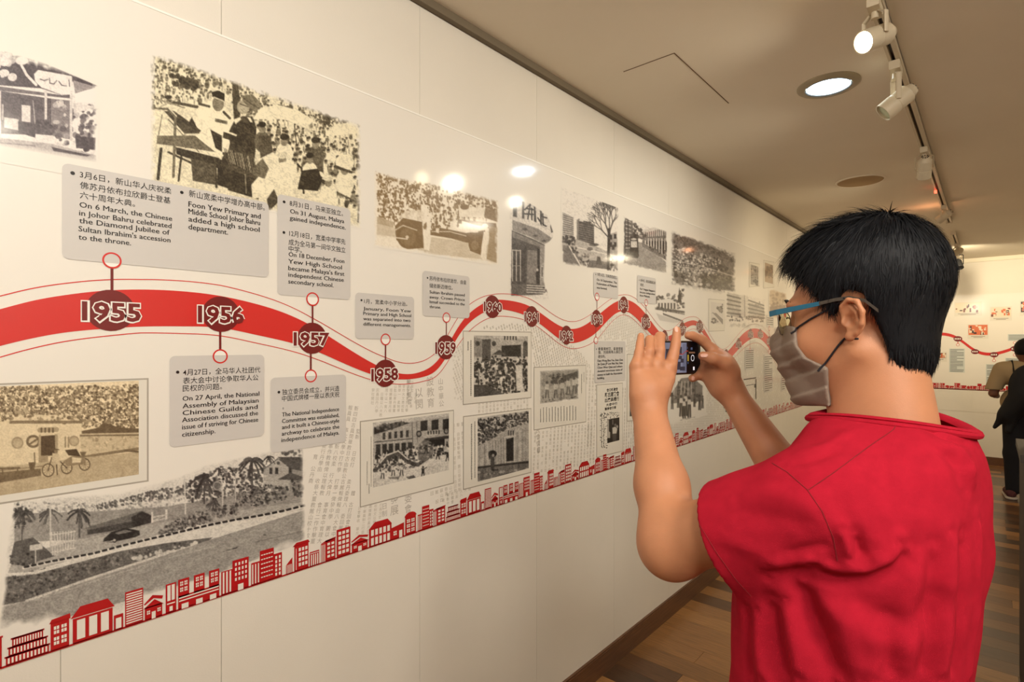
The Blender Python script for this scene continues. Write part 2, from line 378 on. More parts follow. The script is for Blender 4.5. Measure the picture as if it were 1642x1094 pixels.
# ---- faint newspaper characters
POOL = list('新山中華公會商人日月八十一四二學校教育董事理監收回古俾作柔蘇丹打擊發展委員制團體情報由以閔設民社國文會館行春祭大典')
nb1 = MB(); nb2 = MB()
def glyph(mb, ch, yc, zc, size, rot=0, off=.0016):
    V, Fc = text_mesh(ch, .004); 
    if len(V) == 0: return
    c, s_ = math.cos(rot), math.sin(rot); P = []
    for vx, vy in V:
        a, b_ = (vx-.5)*size, (vy-.35)*size; P.append((off, yc+a*c-b_*s_, zc+a*s_+b_*c))
    mb.add(P, Fc)
def news(mb, pts, ch_px, tilt, gap=1.5, seed=0, big=False, block=False):
    """fill the wall polygon (photo pixels) with slanted columns of characters"""
    rs = random.Random(seed); Q = [(wy(x), wz(x, y)) for x, y in pts]; cy = sum(q[0] for q in Q)/len(Q); cz = sum(q[1] for q in Q)/len(Q)
    xm = sum(p[0] for p in pts)/len(pts); sz = wz(xm, 500)-wz(xm, 500+ch_px); t = math.radians(tilt); R = max(math.hypot(q[0]-cy, q[1]-cz) for q in Q)
    def inside(a, b_):
        r = False
        for i in range(len(Q)):
            (ax, ay), (bx, by) = Q[i-1], Q[i]
            if (ay > b_) != (by > b_) and a < (bx-ax)*(b_-ay)/(by-ay)+ax: r = not r
        return r
    nc = int(R/(sz*gap))+1; nr = int(R/(sz*1.08))+1
    for i in range(-nc, nc+1):
        for j in range(-nr, nr+1):
            a, b_ = i*sz*gap, j*sz*1.08; yy = cy+a*math.cos(t)-b_*math.sin(t); zz = cz+a*math.sin(t)+b_*math.cos(t)
            if not inside(yy, zz) or rs.random() < .1: continue
            if block:
                for k in (-.3, 0, .3):
                    w_ = sz*rs.uniform(.25, .42); h_ = sz*.085; P = []
                    for (p, q) in ((-w_, k*sz-h_), (w_, k*sz-h_), (w_, k*sz+h_), (-w_, k*sz+h_)):
                        P.append((.0016, yy+p*math.cos(t)-q*math.sin(t), zz+p*math.sin(t)+q*math.cos(t)))
                    mb.add(P, [(0, 1, 2, 3)])
                w_ = sz*.07
                mb.add([(.0016, yy+p*math.cos(t)-q*math.sin(t), zz+p*math.sin(t)+q*math.cos(t)) for p, q in ((-w_, -.4*sz), (w_, -.4*sz), (w_, .4*sz), (-w_, .4*sz))], [(0, 1, 2, 3)])
            else: glyph(mb, rs.choice(POOL), yy, zz, sz, t)
for (s_, x, y, h, r) in [('理監聯', 182, 545, 25, -8), ('收回古', 160, 558, 24, -10), ('俾作', 133, 585, 15, -8), ('打擊', 437, 575, 24, 2), ('柔蘇丹', 463, 569, 15, -12),
                         ('以閔', 671, 630, 17, 3), ('設教育', 689, 612, 16, 3), ('山中華公', 706, 612, 11, 3), ('華小董會', 655, 612, 10, 3), ('發展', 632, 800, 17, 0),
                         ('委會', 654, 800, 15, 0), ('日制', 616, 812, 11, 0), ('民會情報', 862, 690, 10, 3), ('公民合情報', 866, 684, 11, 3)][:13]:
    xx, yy = x, y
    for i, ch in enumerate(s_):
        ky = wy(xx); kz = wz(xx, yy); sz = kz-wz(xx, yy+h)
        glyph(nb1, ch, ky+i*sz*1.08*math.sin(math.radians(r)), kz-i*sz*1.08, sz, math.radians(r))
news(nb2, [(0, 560), (70, 545), (150, 560), (125, 605), (0, 618)], 11, -6, 1.9, 1)
news(nb2, [(190, 545), (215, 535), (200, 600), (185, 605)], 9, -8, 1.4, 2)
news(nb2, [(228, 528), (330, 528), (268, 600), (245, 620)], 9, -14, 1.5, 3)
news(nb2, [(295, 525), (400, 530), (395, 560), (330, 560)], 8, 10, 1.4, 31)
news(nb1, [(556, 645), (578, 648), (560, 860), (488, 880), (500, 740), (520, 700)], 8.5, -12, 1.35, 4)
news(nb2, [(592, 622), (665, 612), (668, 655), (600, 668)], 6, -4, 1.4, 5)
news(nb2, [(726, 575), (742, 540), (742, 650), (728, 640)], 4, 25, 1.4, 6)
news(nb2, [(575, 815), (620, 805), (600, 850), (570, 860)], 6, -6, 1.7, 7)
news(nb2, [(726, 680), (742, 676), (742, 790), (700, 805), (690, 790), (726, 776)], 7, 2, 1.4, 8)
news(nb2, [(770, 775), (735, 800), (720, 812), (700, 800)], 6, 0, 1.6, 9)
news(nb2, [(762, 642), (850, 632), (850, 655), (762, 668)], 5.5, 0, 1.5, 10)
news(nb2, [(778, 520), (850, 520), (925, 560), (950, 590), (856, 588), (850, 532), (775, 528)], 4.4, 20, 1.35, 11, block=True)
news(nb2, [(852, 690), (950, 680), (952, 745), (900, 752), (855, 765)], 5.4, -4, 1.8, 12)
news(nb2, [(940, 590), (956, 600), (956, 735), (941, 740)], 5.4, -4, 1.7, 13)
news(nb2, [(998, 620), (1006, 620), (1030, 735), (998, 735)], 5, -3, 1.5, 14, block=True)
news(nb2, [(960, 510), (1020, 500), (1055, 560), (1005, 568), (1003, 545), (960, 545)], 4, 10, 1.4, 15, block=True)
news(nb2, [(1080, 560), (1180, 570), (1195, 665), (1030, 720), (1040, 650)], 3.6, -5, 1.5, 16, block=True)
news(nb2, [(1180, 560), (1210, 545), (1255, 575), (1330, 630), (1290, 645), (1190, 665)], 3, -30, 1.5, 17, block=True)
nb1.build('faint_newsprint', M_news, mural)['kind'] = 'stuff'
nb2.build('faint_newsprint', M_news2, mural)['kind'] = 'stuff'

# ---- red wave ribbon
def spline(xs, ys, q):
    xs = np.array(xs, float); ys = np.array(ys, float); n = len(xs); h = np.diff(xs); A = np.eye(n); r = np.zeros(n)
    for i in range(1, n-1):
        A[i, i-1] = h[i-1]; A[i, i] = 2*(h[i-1]+h[i]); A[i, i+1] = h[i]; r[i] = 6*((ys[i+1]-ys[i])/h[i]-(ys[i]-ys[i-1])/h[i-1])
    M = np.linalg.solve(A, r); k = np.clip(np.searchsorted(xs, q)-1, 0, n-2); d = q-xs[k]; hh = h[k]
    return ys[k]+d*((ys[k+1]-ys[k])/hh-hh*(2*M[k]+M[k+1])/6)+d*d*M[k]/2+d**3*(M[k+1]-M[k])/(6*hh)
B_ = [(-120, 530, 592), (-60, 512, 573), (0, 496, 555), (50, 483, 543), (100, 474, 534), (173, 466, 527), (225, 464.5, 524), (300, 468, 523.6), (354, 475, 526), (400, 485, 535),
      (450, 500, 546), (498, 522, 560), (540, 548, 578), (580, 573, 595), (617, 592, 606), (650, 600, 608.5), (680, 594, 604), (702, 577, 591), (738, 519, 534),
      (760, 496, 511), (788, 482, 497), (815, 482, 498), (852, 493, 511), (880, 512, 531), (907, 526.5, 549), (930, 525, 548), (957, 507, 532), (975, 492, 513),
      (998, 481, 499), (1015, 485, 506), (1035, 504, 527), (1050, 524, 543), (1064, 538, 554), (1078, 536, 548), (1092, 522, 534), (1106, 514.5, 523), (1118, 516, 524),
      (1130, 530, 541), (1143, 552, 568), (1154, 566, 581), (1168, 562, 577), (1184, 543, 560), (1200, 529, 546), (1212, 527, 542), (1226, 534, 550), (1238, 550, 567), (1250, 568, 586),
      (1268, 584, 598), (1285, 578, 592), (1300, 566, 581), (1316, 562, 577), (1332, 568, 582)]
q = np.concatenate([np.linspace(-120, 740, 260), np.linspace(741, 1332, 300)]); bx = [b[0] for b in B_]
up = spline(bx, [b[1] for b in B_], q); lo = spline(bx, [b[2] for b in B_], q)
L_ = [(-120, 22, 20), (0, 21, 18), (225, 16, 10), (354, 17, 13), (498, 13, 13), (617, 19, 8), (680, 16, 7), (738, 16, 14), (788, 9, 12), (852, 12, 7), (907, 12, 8), (957, 11, 12), (998, 8, 6), (1035, 9, 6),
      (1064, 9, 5), (1110, 6, 6), (1154, 7, 5), (1210, 7, 8), (1332, 6, 5)]
uo = up-np.interp(q, [l[0] for l in L_], [l[1] for l in L_]); loo = lo+np.interp(q, [l[0] for l in L_], [l[2] for l in L_])
def strip(mb, xs, y0, y1, off, m=0):
    V = []
    for x, a, c in zip(xs, y0, y1): V += [(off, wy(x), wz(x, c)), (off, wy(x), wz(x, a))]
    mb.add(V, [(2*i, 2*i+2, 2*i+3, 2*i+1) for i in range(len(xs)-1)], m)
mb = MB()
def wline(mb, xs, ys, th, off, m=0):
    P = [Vector((off, wy(x), wz(x, y))) for x, y in zip(xs, ys)]; V = []
    for i in range(len(P)):
        d = (P[min(i+1, len(P)-1)]-P[max(i-1, 0)]).normalized(); n = Vector((0, -d.z, d.y))*th/2; V += [P[i]-n, P[i]+n]
    mb.add(V, [(2*i, 2*i+2, 2*i+3, 2*i+1) for i in range(len(P)-1)], m)
strip(mb, q, up, lo, .0022)
mb.build('wave_ribbon', M_red, mural)
for ys in (uo, loo):
    b = MB(); wline(b, q, ys, .0021, .0021); b.build('thin_wave_line', M_red, mural)

discs = [(177.3, 498, 33, '1955', 126.7, 229, 482, 516), (354, 504, 28.4, '1956', 313, 393.5, 489, 519), (500, 542.5, 25, '1957', 467, 529.6, 531, 555),
         (617, 598.7, 22, '1958', 591.7, 639.7, 588.7, 611), (714.3, 557, 19.6, '1959', 694.5, 732, 547, 568), (788.8, 492, 18.2, '1960', 772.8, 805.8, 483.4, 500.8),
         (852, 507.7, 16.7, '1961', 838, 865, 500, 517), (907.6, 537.6, 15.3, '1962', 894.7, 919.7, 530, 547), (955.8, 511, 14, '1963', 945.8, 966.6, 504, 520),
         (999.6, 489, 13.5, '1964', 989.5, 1008, 481.7, 497), (1035, 516.4, 13, '1965', 1026.7, 1043, 509.5, 525), (1065, 541, 11.5, '1966', 1057.5, 1072.5, 538, 549),
         (1093.4, 527.5, 11, '1967', 1086, 1101, 523, 534.5), (1121.6, 523.7, 10.6, '1968', 1115, 1128, 518.5, 530), (1143, 559, 9, '1969', 1138, 1149, 556, 565),
         (1164, 569, 9, '1970', 1158.5, 1169.5, 567, 577), (1184, 551, 8.8, '1971', 1178.5, 1189, 548, 557.5), (1203, 535.5, 8.5, '1972', 1198, 1208, 532, 541),
         (1218.6, 535.5, 8.3, '1973', 1214, 1223.5, 532, 541), (1233, 547, 8.2, '1974', 1228.5, 1237.5, 543, 552), (1246, 568, 8, '1975', 1242, 1250, 565, 573)]
for (x, y, r, t, x0, x1, ya, yb) in discs:
    d = MB(); disc(d, x, y, r, .0028); dd = d.build('year_disc', M_mar, mural)
    hw = (yb-ya)*.10; tm = MB()
    # white outline then maroon digits on it, baseline level along the wall
    xl = x0+hw*.6; slope = (HY-yb)/(1588-x)*(x-x0); y0 = yb-hw*.6-slope
    put_text(tm, t, xl, y0+hw*.1, x1-hw*.5, (yb-ya)-1.1*hw, off=.0034, bold=.085, m=0)
    put_text(tm, t, xl+hw*.5, y0, x1-hw*1.1, (yb-ya)-1.1*hw, off=.0040, bold=.030, m=1)
    tm.build('year_numeral', [M_pw, M_mar], dd)
for (x, y, r, xd, yd) in [(179, 418, 13, 179, 467), (352.4, 571.6, 11.5, 352.4, 530), (500.4, 480, 11, 500.4, 520), (497.6, 603, 10.4, 498, 566), (617.4, 544.5, 9.5, 617.4, 578),
                          (715, 509.5, 8.3, 715, 539), (956.5, 476, 6.5, 956.5, 498), (954.8, 546, 6, 955, 524), (1035.4, 485.5, 5.5, 1035.4, 505), (1202, 562, 4.5, 1202, 542),
                          (1233, 564, 4.4, 1233, 554), (1233, 527, 4.2, 1233, 540), (1247, 548, 4, 1247, 561)]:
    m_ = MB(); th = .0052 if x < 700 else .004
    z1, z2 = wz(x, y), wz(xd, yd); c = wy(x); m_.add([(.0026, c-th/2, z1), (.0026, c+th/2, z1), (.0026, c+th/2, z2), (.0026, c-th/2, z2)], [(0, 1, 2, 3)], 0)
    disc(m_, x, y, r-1, .0029, 1); ring(m_, x, y, r, max(r*.2, 1), .0031, 2)
    m_.build('ring_marker', [M_mar, M_pw, M_red], mural)
# ---- captions
def U(s, ox, oy): return lambda u, v: (ox+u/s, oy+v/s)
A1 = U(3.038, 0, 60); A2 = U(3.04, 220, 60); A4 = U(2.605, 0, 400); A6 = U(2.879, 400, 440); A8 = U(3.42, 800, 280); A9 = U(5.471, 900, 560)
def caption(x0, yt, x1, yb, lines, bullets, T, h, hc):
    b = MB(); rquad(b, x0, yt, x1, yb, .0030); c = b.build('caption_box', M_cap, mural); t = MB()
    for ln in lines:
        body, u, v, ur = ln[:4]; x, y = T(u, v); xr = T(ur, 0)[0]; cj = ord(body[-1]) > 0x2fff or ord(body[0]) > 0x2fff
        put_text(t, body, x, y, xr, (hc if cj else h), off=.0036, bold=.002 if cj else 0, cjk=cj)
        if not cj: put_text(t, body, x+h*.045, y, xr+h*.045, h, off=.00365, bold=0)
    for u, v, r in bullets: x, y = T(u, v); disc(t, x, y, r, .0036, n=12)
    t.build('lettering', M_ink, c)['kind'] = 'stuff'
caption(99, 261, 430, 415, [('3月6日，新山华人庆祝柔', 387, 682, 832), ('佛苏丹依布拉欣爵士登基', 387, 734, 828), ('六十周年大典。', 387, 782, 655), ('On 6 March, the Chinese', 385, 828, 835),
        ('in Johor Bahru celebrated', 383, 868, 832), ('the Diamond Jubilee of', 383, 905, 823), ("Sultan Ibrahim's accession", 380, 945, 827), ('to the throne.', 380, 985, 635),
        ('新山宽柔中学增办高中部。', 918, 775, 1287), ('Foon Yew Primary and', 915, 825, 1266), ('Middle School Johor Bahru', 915, 860, 1263), ('added a high school', 915, 897, 1261), ('department.', 915, 935, 1107)],
        [(352, 663, 3), (883, 757, 2.6)], A1, 9, 10.5)
caption(444, 311, 561, 473, [('8月31日，马来亚独立。', 740, 820, 1000), ('On 31 August, Malaya', 742, 858, 1005), ('gained independence.', 740, 890, 1012), ('12月18日，宽柔中学率先', 738, 967, 1012),
        ('成为全马第一间华文独立', 735, 1010, 1012), ('中学。', 735, 1042, 800), ('On 18 December, Foon', 735, 1068, 1006), ('Yew High School', 733, 1102, 994), ("became Malaya's first", 733, 1135, 1006),
        ('independent Chinese', 733, 1167, 1003), ('secondary school.', 733, 1200, 953)], [(713, 803, 2.3), (712, 952, 2.3)], A2, 7.4, 9)
caption(271, 571, 423, 718, [('4月27日，全马华人社团代', 762, 525, 1085), ('表大会中讨论争取华人公', 762, 560, 1077), ('民权的问题。', 760, 592, 925), ('On 27 April, the National', 760, 633, 1080),
        ('Assembly of Malaysian', 760, 664, 1077), ('Chinese Guilds and', 760, 693, 1073), ('Association discussed the', 758, 722, 1075), ('issue of f striving for Chinese', 758, 752, 1075), ('citizenship.', 758, 783, 897)],
        [(740, 513, 2.5)], A4, 8, 9.6)
caption(433, 606, 554, 727, [('独立委员会成立，并兴造', 148, 555, 412), ('中国式牌楼一座以表庆祝', 147, 585, 412), ('。', 149, 622, 156), ('The National Independence', 147, 657, 410), ('Committee was established,', 147, 687, 410),
        ('and it built a Chinese-style', 147, 715, 411), ('archway to celebrate the', 146, 745, 411), ('independence of Malaya.', 144, 775, 411)], [(133, 544, 2.2)], A6, 7, 8.6)
caption(569, 469, 663, 543.5, [('1月，宽柔中小学分治。', 526, 133, 725), ('January, Foon Yew', 522, 165, 742), ('Primary and High School', 522, 188, 743), ('was separated into two', 522, 212, 740), ('different managements.', 522, 237, 742)],
        [(514, 120, 1.8)], A6, 5.6, 7)
caption(677, 434, 752, 507, [('苏丹依布拉欣逝世，由皇', 828, 27, 998), ('储依斯迈继位。', 828, 60, 935), ('Sultan Ibrahim passed', 828, 88, 990), ('away. Crown Prince', 828, 111, 990), ('Ismail succeeded to the', 828, 133, 990), ('throne.', 828, 156, 880)],
        [(819, 17, 1.5)], A6, 5, 6.6)
caption(951, 436, 990.5, 475, [('9月16日，马来西亚成立。', 537, 555, 645), ('On 16 September, The', 533, 582, 643), ('Federation of Malaysia', 533, 603, 643), ('was formed.', 533, 625, 590)], [(528, 548, 1)], A8, 3.7, 5)
caption(1021, 441, 1051, 485, [('8月9日，新加坡脱离马来', 773, 587, 855), ('西亚。', 773, 611, 793), ('On 9 August Singapore', 770, 632, 853), ('became independent', 770, 650, 853), ('from Malaysia.', 770, 668, 825)], [(766, 580, .9)], A8, 3.4, 4.6)
caption(952.7, 547, 1002, 614.7, [('拿督黄树芬、拿督曾振', 318, 10, 535), ('强、刘南辉等人捐巨资', 318, 40, 535), ('建会所。', 318, 77, 382), ('Dato Wong Shee Fun, Dato Chen', 313, 112, 535), ('Jin Quan, JP Low Nan Hui, Dato', 313, 141, 533),
        ('Chen Wen Qian and others', 313, 172, 530), ('donated enormous sums of', 312, 203, 530), ('money to build the Association', 312, 235, 528), ('building.', 310, 265, 373)], [(303, 0, 1)], A9, 3.7, 4.8)
for (x0, yt, x1, yb) in [(1194, 558, 1208.6, 594), (1224.5, 568, 1238.6, 630), (1252, 582, 1262, 628), (1228, 505, 1240, 525), (1242, 525, 1252.6, 547), (1098, 615, 1117, 640)][:5]:
    b = MB(); rquad(b, x0, yt, x1, yb, .0030); c = b.build('caption_box', M_cap, mural); t = MB(); y = yt+4
    rs = random.Random(int(x0))
    while y < yb-3: quad(t, x0+1.2, y, x0+1.2+(x1-x0-2.4)*rs.choice([1, 1, 1, .6]), y+1.5, .0036); y += 3.4
    t.build('lettering', mat('far_ink', (105, 98, 88), **GL), c)['kind'] = 'stuff'
# ---- skyline of red buildings
def building(mb, kind, y0, w_, h, off=.0026):
    z = ZB+.002; R = lambda a, b_, c, d, m=0: mb.add([(off+.0006*m, y0+a*w_, z+c*h), (off+.0006*m, y0+b_*w_, z+c*h), (off+.0006*m, y0+b_*w_, z+d*h), (off+.0006*m, y0+a*w_, z+d*h)], [(0, 1, 2, 3)], m)
    Pg = lambda pts, m=0: mb.add([(off+.0006*m, y0+a*w_, z+c*h) for a, c in pts], [tuple(range(len(pts)))], m)
    def win(a, b_, c, d, nx, nz, fx=.6, fz=.62):
        for i in range(nx):
            for j in range(nz):
                u = a+(b_-a)*(i+.5-fx/2)/nx; v = c+(d-c)*(j+.5-fz/2)/nz; R(u, u+(b_-a)*fx/nx, v, v+(d-c)*fz/nz, 1)
    def pane(a, b_, c, d, nx, nz):
        for i in range(nx):
            for j in range(nz):
                A, B = a+(b_-a)*(i+.15)/nx, a+(b_-a)*(i+.85)/nx; C, D = c+(d-c)*(j+.15)/nz, c+(d-c)*(j+.85)/nz
                ma, mc = (A+B)/2, (C+D)/2; e = (B-A)*.06; g = (D-C)*.07
                for (p, q_) in ((A, ma-e), (ma+e, B)):
                    for (r, s_) in ((C, mc-g), (mc+g, D)): R(p, q_, r, s_, 1)
    if kind == 'col':
        for k, (a, b_) in enumerate([(0, 1), (.06, .95), (.14, .86)]):
            c = .05+k*.31; R(a, b_, c-.05, c+.29); R(a-.03, b_+.03, c+.24, c+.3); win(a+.02, b_-.02, c+.02, c+.22, 11, 1, .5, 1)
    elif kind == 'house4': R(.05, .95, 0, .85); Pg([(-.02, .84), (1.02, .84), (1.0, 1), (.1, .96)]); pane(.15, .88, .12, .78, 2, 2)
    elif kind == 'hall': R(.03, .97, 0, .7); Pg([(-.02, .72), (1.02, .72), (.85, 1), (.2, 1)]); win(.08, .92, .1, .64, 3, 1, .68, 1)
    elif kind == 'annex': R(0, 1, 0, .95); R(.2, .8, .1, .75, 1)
    elif kind == 'stripe': R(0, 1, 0, 1); win(.06, .94, .06, .96, 1, 13, 1, .5)
    elif kind == 'gable': R(.05, .95, 0, .55); Pg([(-.03, .5), (1.03, .5), (.55, .8)]); Pg([(0, .7), (.45, 1), (1.0, .85), (.95, .72), (.5, .85), (.05, .65)]); R(.4, .6, 0, .3, 1); pane(.12, .35, .2, .42, 1, 1); pane(.66, .9, .2, .42, 1, 1)
    elif kind == 'two': R(0, 1, 0, 1); win(.1, .9, .42, .95, 2, 1, .75, 1); R(.35, .65, .06, .22, 1); R(.12, .88, .3, .34, 1)
    elif kind == 'triple':
        R(0, 1, 0, .45)
        for a in (0, .37, .74): R(a, a+.26, .4, 1); pane(a+.03, a+.23, .55, .95, 2, 2)
        R(.02, .98, .36, .4, 1); R(.02, .98, .26, .3, 1)
        for a in (.08, .42, .76): R(a, a+.16, 0, .17, 1)
    elif kind == 'dots': R(0, .4, 0, .75); win(.02, .38, .05, .72, 3, 1, .5, 1); R(.4, 1, 0, 1); win(.46, .96, .3, .94, 4, 4, .5, .6); R(.6, .8, 0, .2, 1)
    elif kind == 'ramp': R(0, .3, 0, .7); win(0, .3, .05, .65, 3, 1, .4, 1); R(.3, .8, 0, 1); win(.33, .77, .1, .93, 5, 6, .75, .25); R(.8, 1.1, 0, .78); win(.82, 1.08, .06, .72, 2, 5, .5, .7)
    elif kind == 'fan': Pg([(0, 0), (1, 0), (1, 1), (0, .6)]); win(.05, .9, .05, .6, 4, 1, .45, 1)
    elif kind == 'grid': R(.08, .92, 0, .9); Pg([(-.03, .88), (1, .9), (.9, 1.0), (.2, 1.0)]); win(.3, .88, .12, .82, 3, 4, .68, .68); win(.1, .26, .05, .8, 1, 1, .2, 1)
    elif kind == 'low': R(0, 1, 0, .9); R(.04, .96, .78, .82, 1); win(.06, .94, .05, .72, 4, 1, .5, 1)
    elif kind == 'tilt': R(.3, 1, 0, .95); Pg([(-.02, .86), (.35, .95), (1.03, 1), (1.03, .94), (.3, .86)]); win(.38, .95, .12, .85, 2, 4, .65, .6); R(.0, .3, 0, .85); win(0, .3, .03, .8, 3, 1, .45, 1)
    elif kind == 'tall': R(0, 1, 0, 1); win(.08, .92, .08, .94, 3, 5, .7, .66)
    elif kind == 'block':
        R(0, 1, 0, .75); Pg([(-.02, .74), (1.02, .74), (.82, 1), (.25, 1)]); win(.05, .95, .45, .7, 5, 1, .65, 1); win(.05, .95, .05, .36, 5, 1, .65, 1)
    elif kind == 'dome':
        R(.05, .95, 0, .8); Pg([(0, .8)]+[(.5-.5*math.cos(t), .8+.2*math.sin(t)) for t in np.linspace(.3, 2.84, 7)]+[(1, .8)]); pane(.12, .88, .08, .72, 2, 3)
    elif kind == 'arch': R(0, 1, 0, .8); Pg([(0, .8), (1, .95), (1, .8)]); R(.6, .85, 0, .5, 1); pane(.1, .45, .2, .6, 1, 1)
sky = [('col', 9, 78, 44), ('house4', 79, 112, 53), ('hall', 114, 182, 58), ('annex', 182, 197, 26), ('stripe', 200, 229, 56), ('gable', 230, 261, 38), ('two', 265, 282, 47), ('triple', 285, 351, 48),
       ('dots', 354, 398, 51), ('ramp', 402, 447, 52), ('fan', 458, 468, 25), ('grid', 469, 496, 46), ('low', 496, 511, 26), ('tilt', 514, 537, 36), ('tall', 539, 561, 45), ('gable', 562, 590, 26),
       ('block', 591, 627, 38), ('arch', 627, 647, 24), ('dome', 648, 667, 36), ('ramp', 669, 692, 38), ('tilt', 693, 713, 29)]
per = wy(715)-wy(9); sk = MB()
for rep in range(-1, 12):
    for (k, a, c, h) in sky:
        y0 = wy(a)+rep*per; w_ = wy(c)-wy(a); xm = (a+c)/2
        yb = HY+(1073-HY)*(1588-a)/1588; hh = wz(a, yb-h)-wz(a, yb)
        if y0 < -1.0 or y0+w_ > YEND: continue
        building(sk, k, y0, w_, hh)
sk.add([(.0026, -2.2, ZB), (.0026, YEND, ZB), (.0026, YEND, ZB+.004), (.0026, -2.2, ZB+.004)], [(0, 1, 2, 3)], 0)
tag(sk.build('city_skyline', [M_sky, M_mural], mural), 'strip of red city buildings along the bottom edge')
# ------------------------------------------------------------------ printed photographs (flat print, drawn as tones on fine grids)
SEP = dict(dark=(38, 30, 16), light=(240, 230, 198)); NEU = dict(dark=(28, 24, 24), light=(230, 223, 212)); BRN = dict(dark=(122, 96, 58), light=(238, 228, 208))
BW = dict(dark=(22, 20, 20), light=(222, 216, 204))
# 1 shophouse with a round sign
A = U(3.038, 0, 60)
p = Print(-60, 158, 62, 250, dark=(52, 42, 48), light=(232, 224, 215), T=A, bg=1.0, seed=1)
p.poly([(-200, 20), (0, 55), (110, 75), (240, 135), (480, 238), (440, 243), (350, 215), (350, 300), (200, 250), (0, 235), (-200, 200)], .12)
p.blobs([(-150, 60), (60, 90), (70, 200), (-150, 190)], 26, 2, 7, .8, 1, 3)
p.ell(20, 120, 26, 22, .95); p.ell(105, 115, 32, 20, .97); p.line([(100, 130), (130, 185), (175, 232)], 13, .97); p.ell(60, 195, 22, 20, .9); p.ell(20, 175, 25, 18, .9)
p.poly([(165, 180), (185, 160), (350, 190), (352, 280), (300, 282), (200, 245), (170, 215)], .98)
for q_ in ([(195, 205), (215, 212), (232, 206)], [(240, 200), (242, 225), (262, 228), (275, 212)], [(285, 215), (300, 235), (322, 238)], [(335, 210), (338, 240)]): p.line(q_, 5, .25)
p.poly([(355, 210), (440, 235), (470, 245), (365, 275)], .55); p.poly([(-200, 205), (0, 240), (350, 290), (350, 300), (-200, 240)], .3)
p.poly([(-200, 240), (0, 262), (250, 300), (250, 480), (0, 470), (-200, 440)], .2); p.poly([(250, 300), (350, 310), (350, 500), (250, 480)], .42)
p.blobs([(250, 300), (470, 340), (465, 590), (360, 560), (250, 500)], 60, 2, 6, .1, .95, 4); p.poly([(355, 320), (420, 330), (470, 340), (360, 372)], .9)
for x_ in (-2, 222, 345): p.poly([(x_-6, 262), (x_+6, 262), (x_+6, 510), (x_-6, 500)], .9)
p.poly([(105, 330), (148, 335), (148, 415), (105, 410)], .9); p.poly([(20, 390), (90, 400), (90, 455), (20, 440)], .85); p.poly([(88, 410), (178, 425), (170, 490), (88, 465)], .1)
p.line([(160, 310), (170, 420)], 5, .6); p.line([(12, 330), (12, 400)], 8, .75)
p.blobs([(185, 415), (252, 420), (250, 480), (180, 470)], 30, 2, 5, .08, .3, 5); p.poly([(172, 472), (258, 480), (258, 550), (172, 535)], .97)
p.blobs([(400, 360), (465, 360), (462, 480), (370, 480)], 30, 2, 4, .15, .3, 6)
p.poly([(365, 480), (465, 490), (462, 550), (370, 540)], .12); p.ell(420, 545, 16, 14, .1)
p.poly([(-200, 460), (0, 490), (250, 520), (465, 575), (470, 610), (0, 530), (-200, 500)], .72); p.poly([(250, 535), (440, 575), (420, 582), (260, 555)], .15); p.line([(0, 515), (170, 530)], 5, .45)
p.grain(.1); p.fade(9, 8, 'rtb'); p.A *= 1-np.clip((p.PY-(p.PX*.17+231))/10+.5, 0, 1)*(p.PY > 200)
# roof outline: nothing printed above it
roof = np.interp(p.PX, [-60, 0, 36, 79, 158], [60, 77, 84, 104, 138]); p.A *= np.clip((p.PY-roof)/2, 0, 1); p.V[(p.PX > 120) & (p.PY < 165) & (p.V > .7)] = 1
p.build('printed_photograph', mural, .0018, M_print, 'faded black and white print of a shophouse with a round roof sign')
# 2 outdoor ceremony: speaker with raised arm
A = U(3.04, 220, 60)
p = Print(240, 579, 82, 305, T=A, bg=.88, seed=2, **SEP)
p.crowd([(60, 60), (380, 90), (600, 180), (1080, 400), (1080, 560), (850, 560), (420, 300), (60, 330)], 620, 2.5, 3, dark=.25, mid=.55)
p.blobs([(160, 180), (290, 210), (280, 270), (180, 240)], 26, 3, 6, .1, .25, 31); p.blobs([(880, 330), (1010, 330), (1040, 410), (900, 420)], 30, 2, 6, .1, .35, 32)
p.blobs([(110, 90), (380, 110), (360, 170), (120, 160)], 40, 1.5, 3, .15, .5, 33)
p.poly([(560, 400), (600, 345), (680, 330), (780, 355), (860, 405), (840, 425), (700, 400)], .97, 1); p.poly([(915, 470), (960, 425), (1050, 415), (1080, 470), (960, 480)], .96)
p.crowd([(560, 400), (1080, 560), (1080, 850), (860, 700), (640, 560)], 120, 4.2, 5, dark=.15, mid=.55)
# white officer
p.poly([(300, 340), (360, 310), (440, 350), (480, 420), (440, 520), (390, 590), (330, 560), (280, 440)], .98); p.ell(393, 325, 28, 36, .45); p.poly([(362, 268), (390, 260), (425, 275), (424, 312), (392, 300), (364, 290)], .08)
p.line([(372, 292), (420, 312)], 6, .75); p.line([(302, 325), (350, 338)], 12, .2); p.line([(420, 365), (450, 395)], 12, .2); p.poly([(378, 395), (438, 410), (437, 425), (378, 412)], .35)
p.poly([(355, 450), (412, 480), (412, 560), (380, 540)], .1)
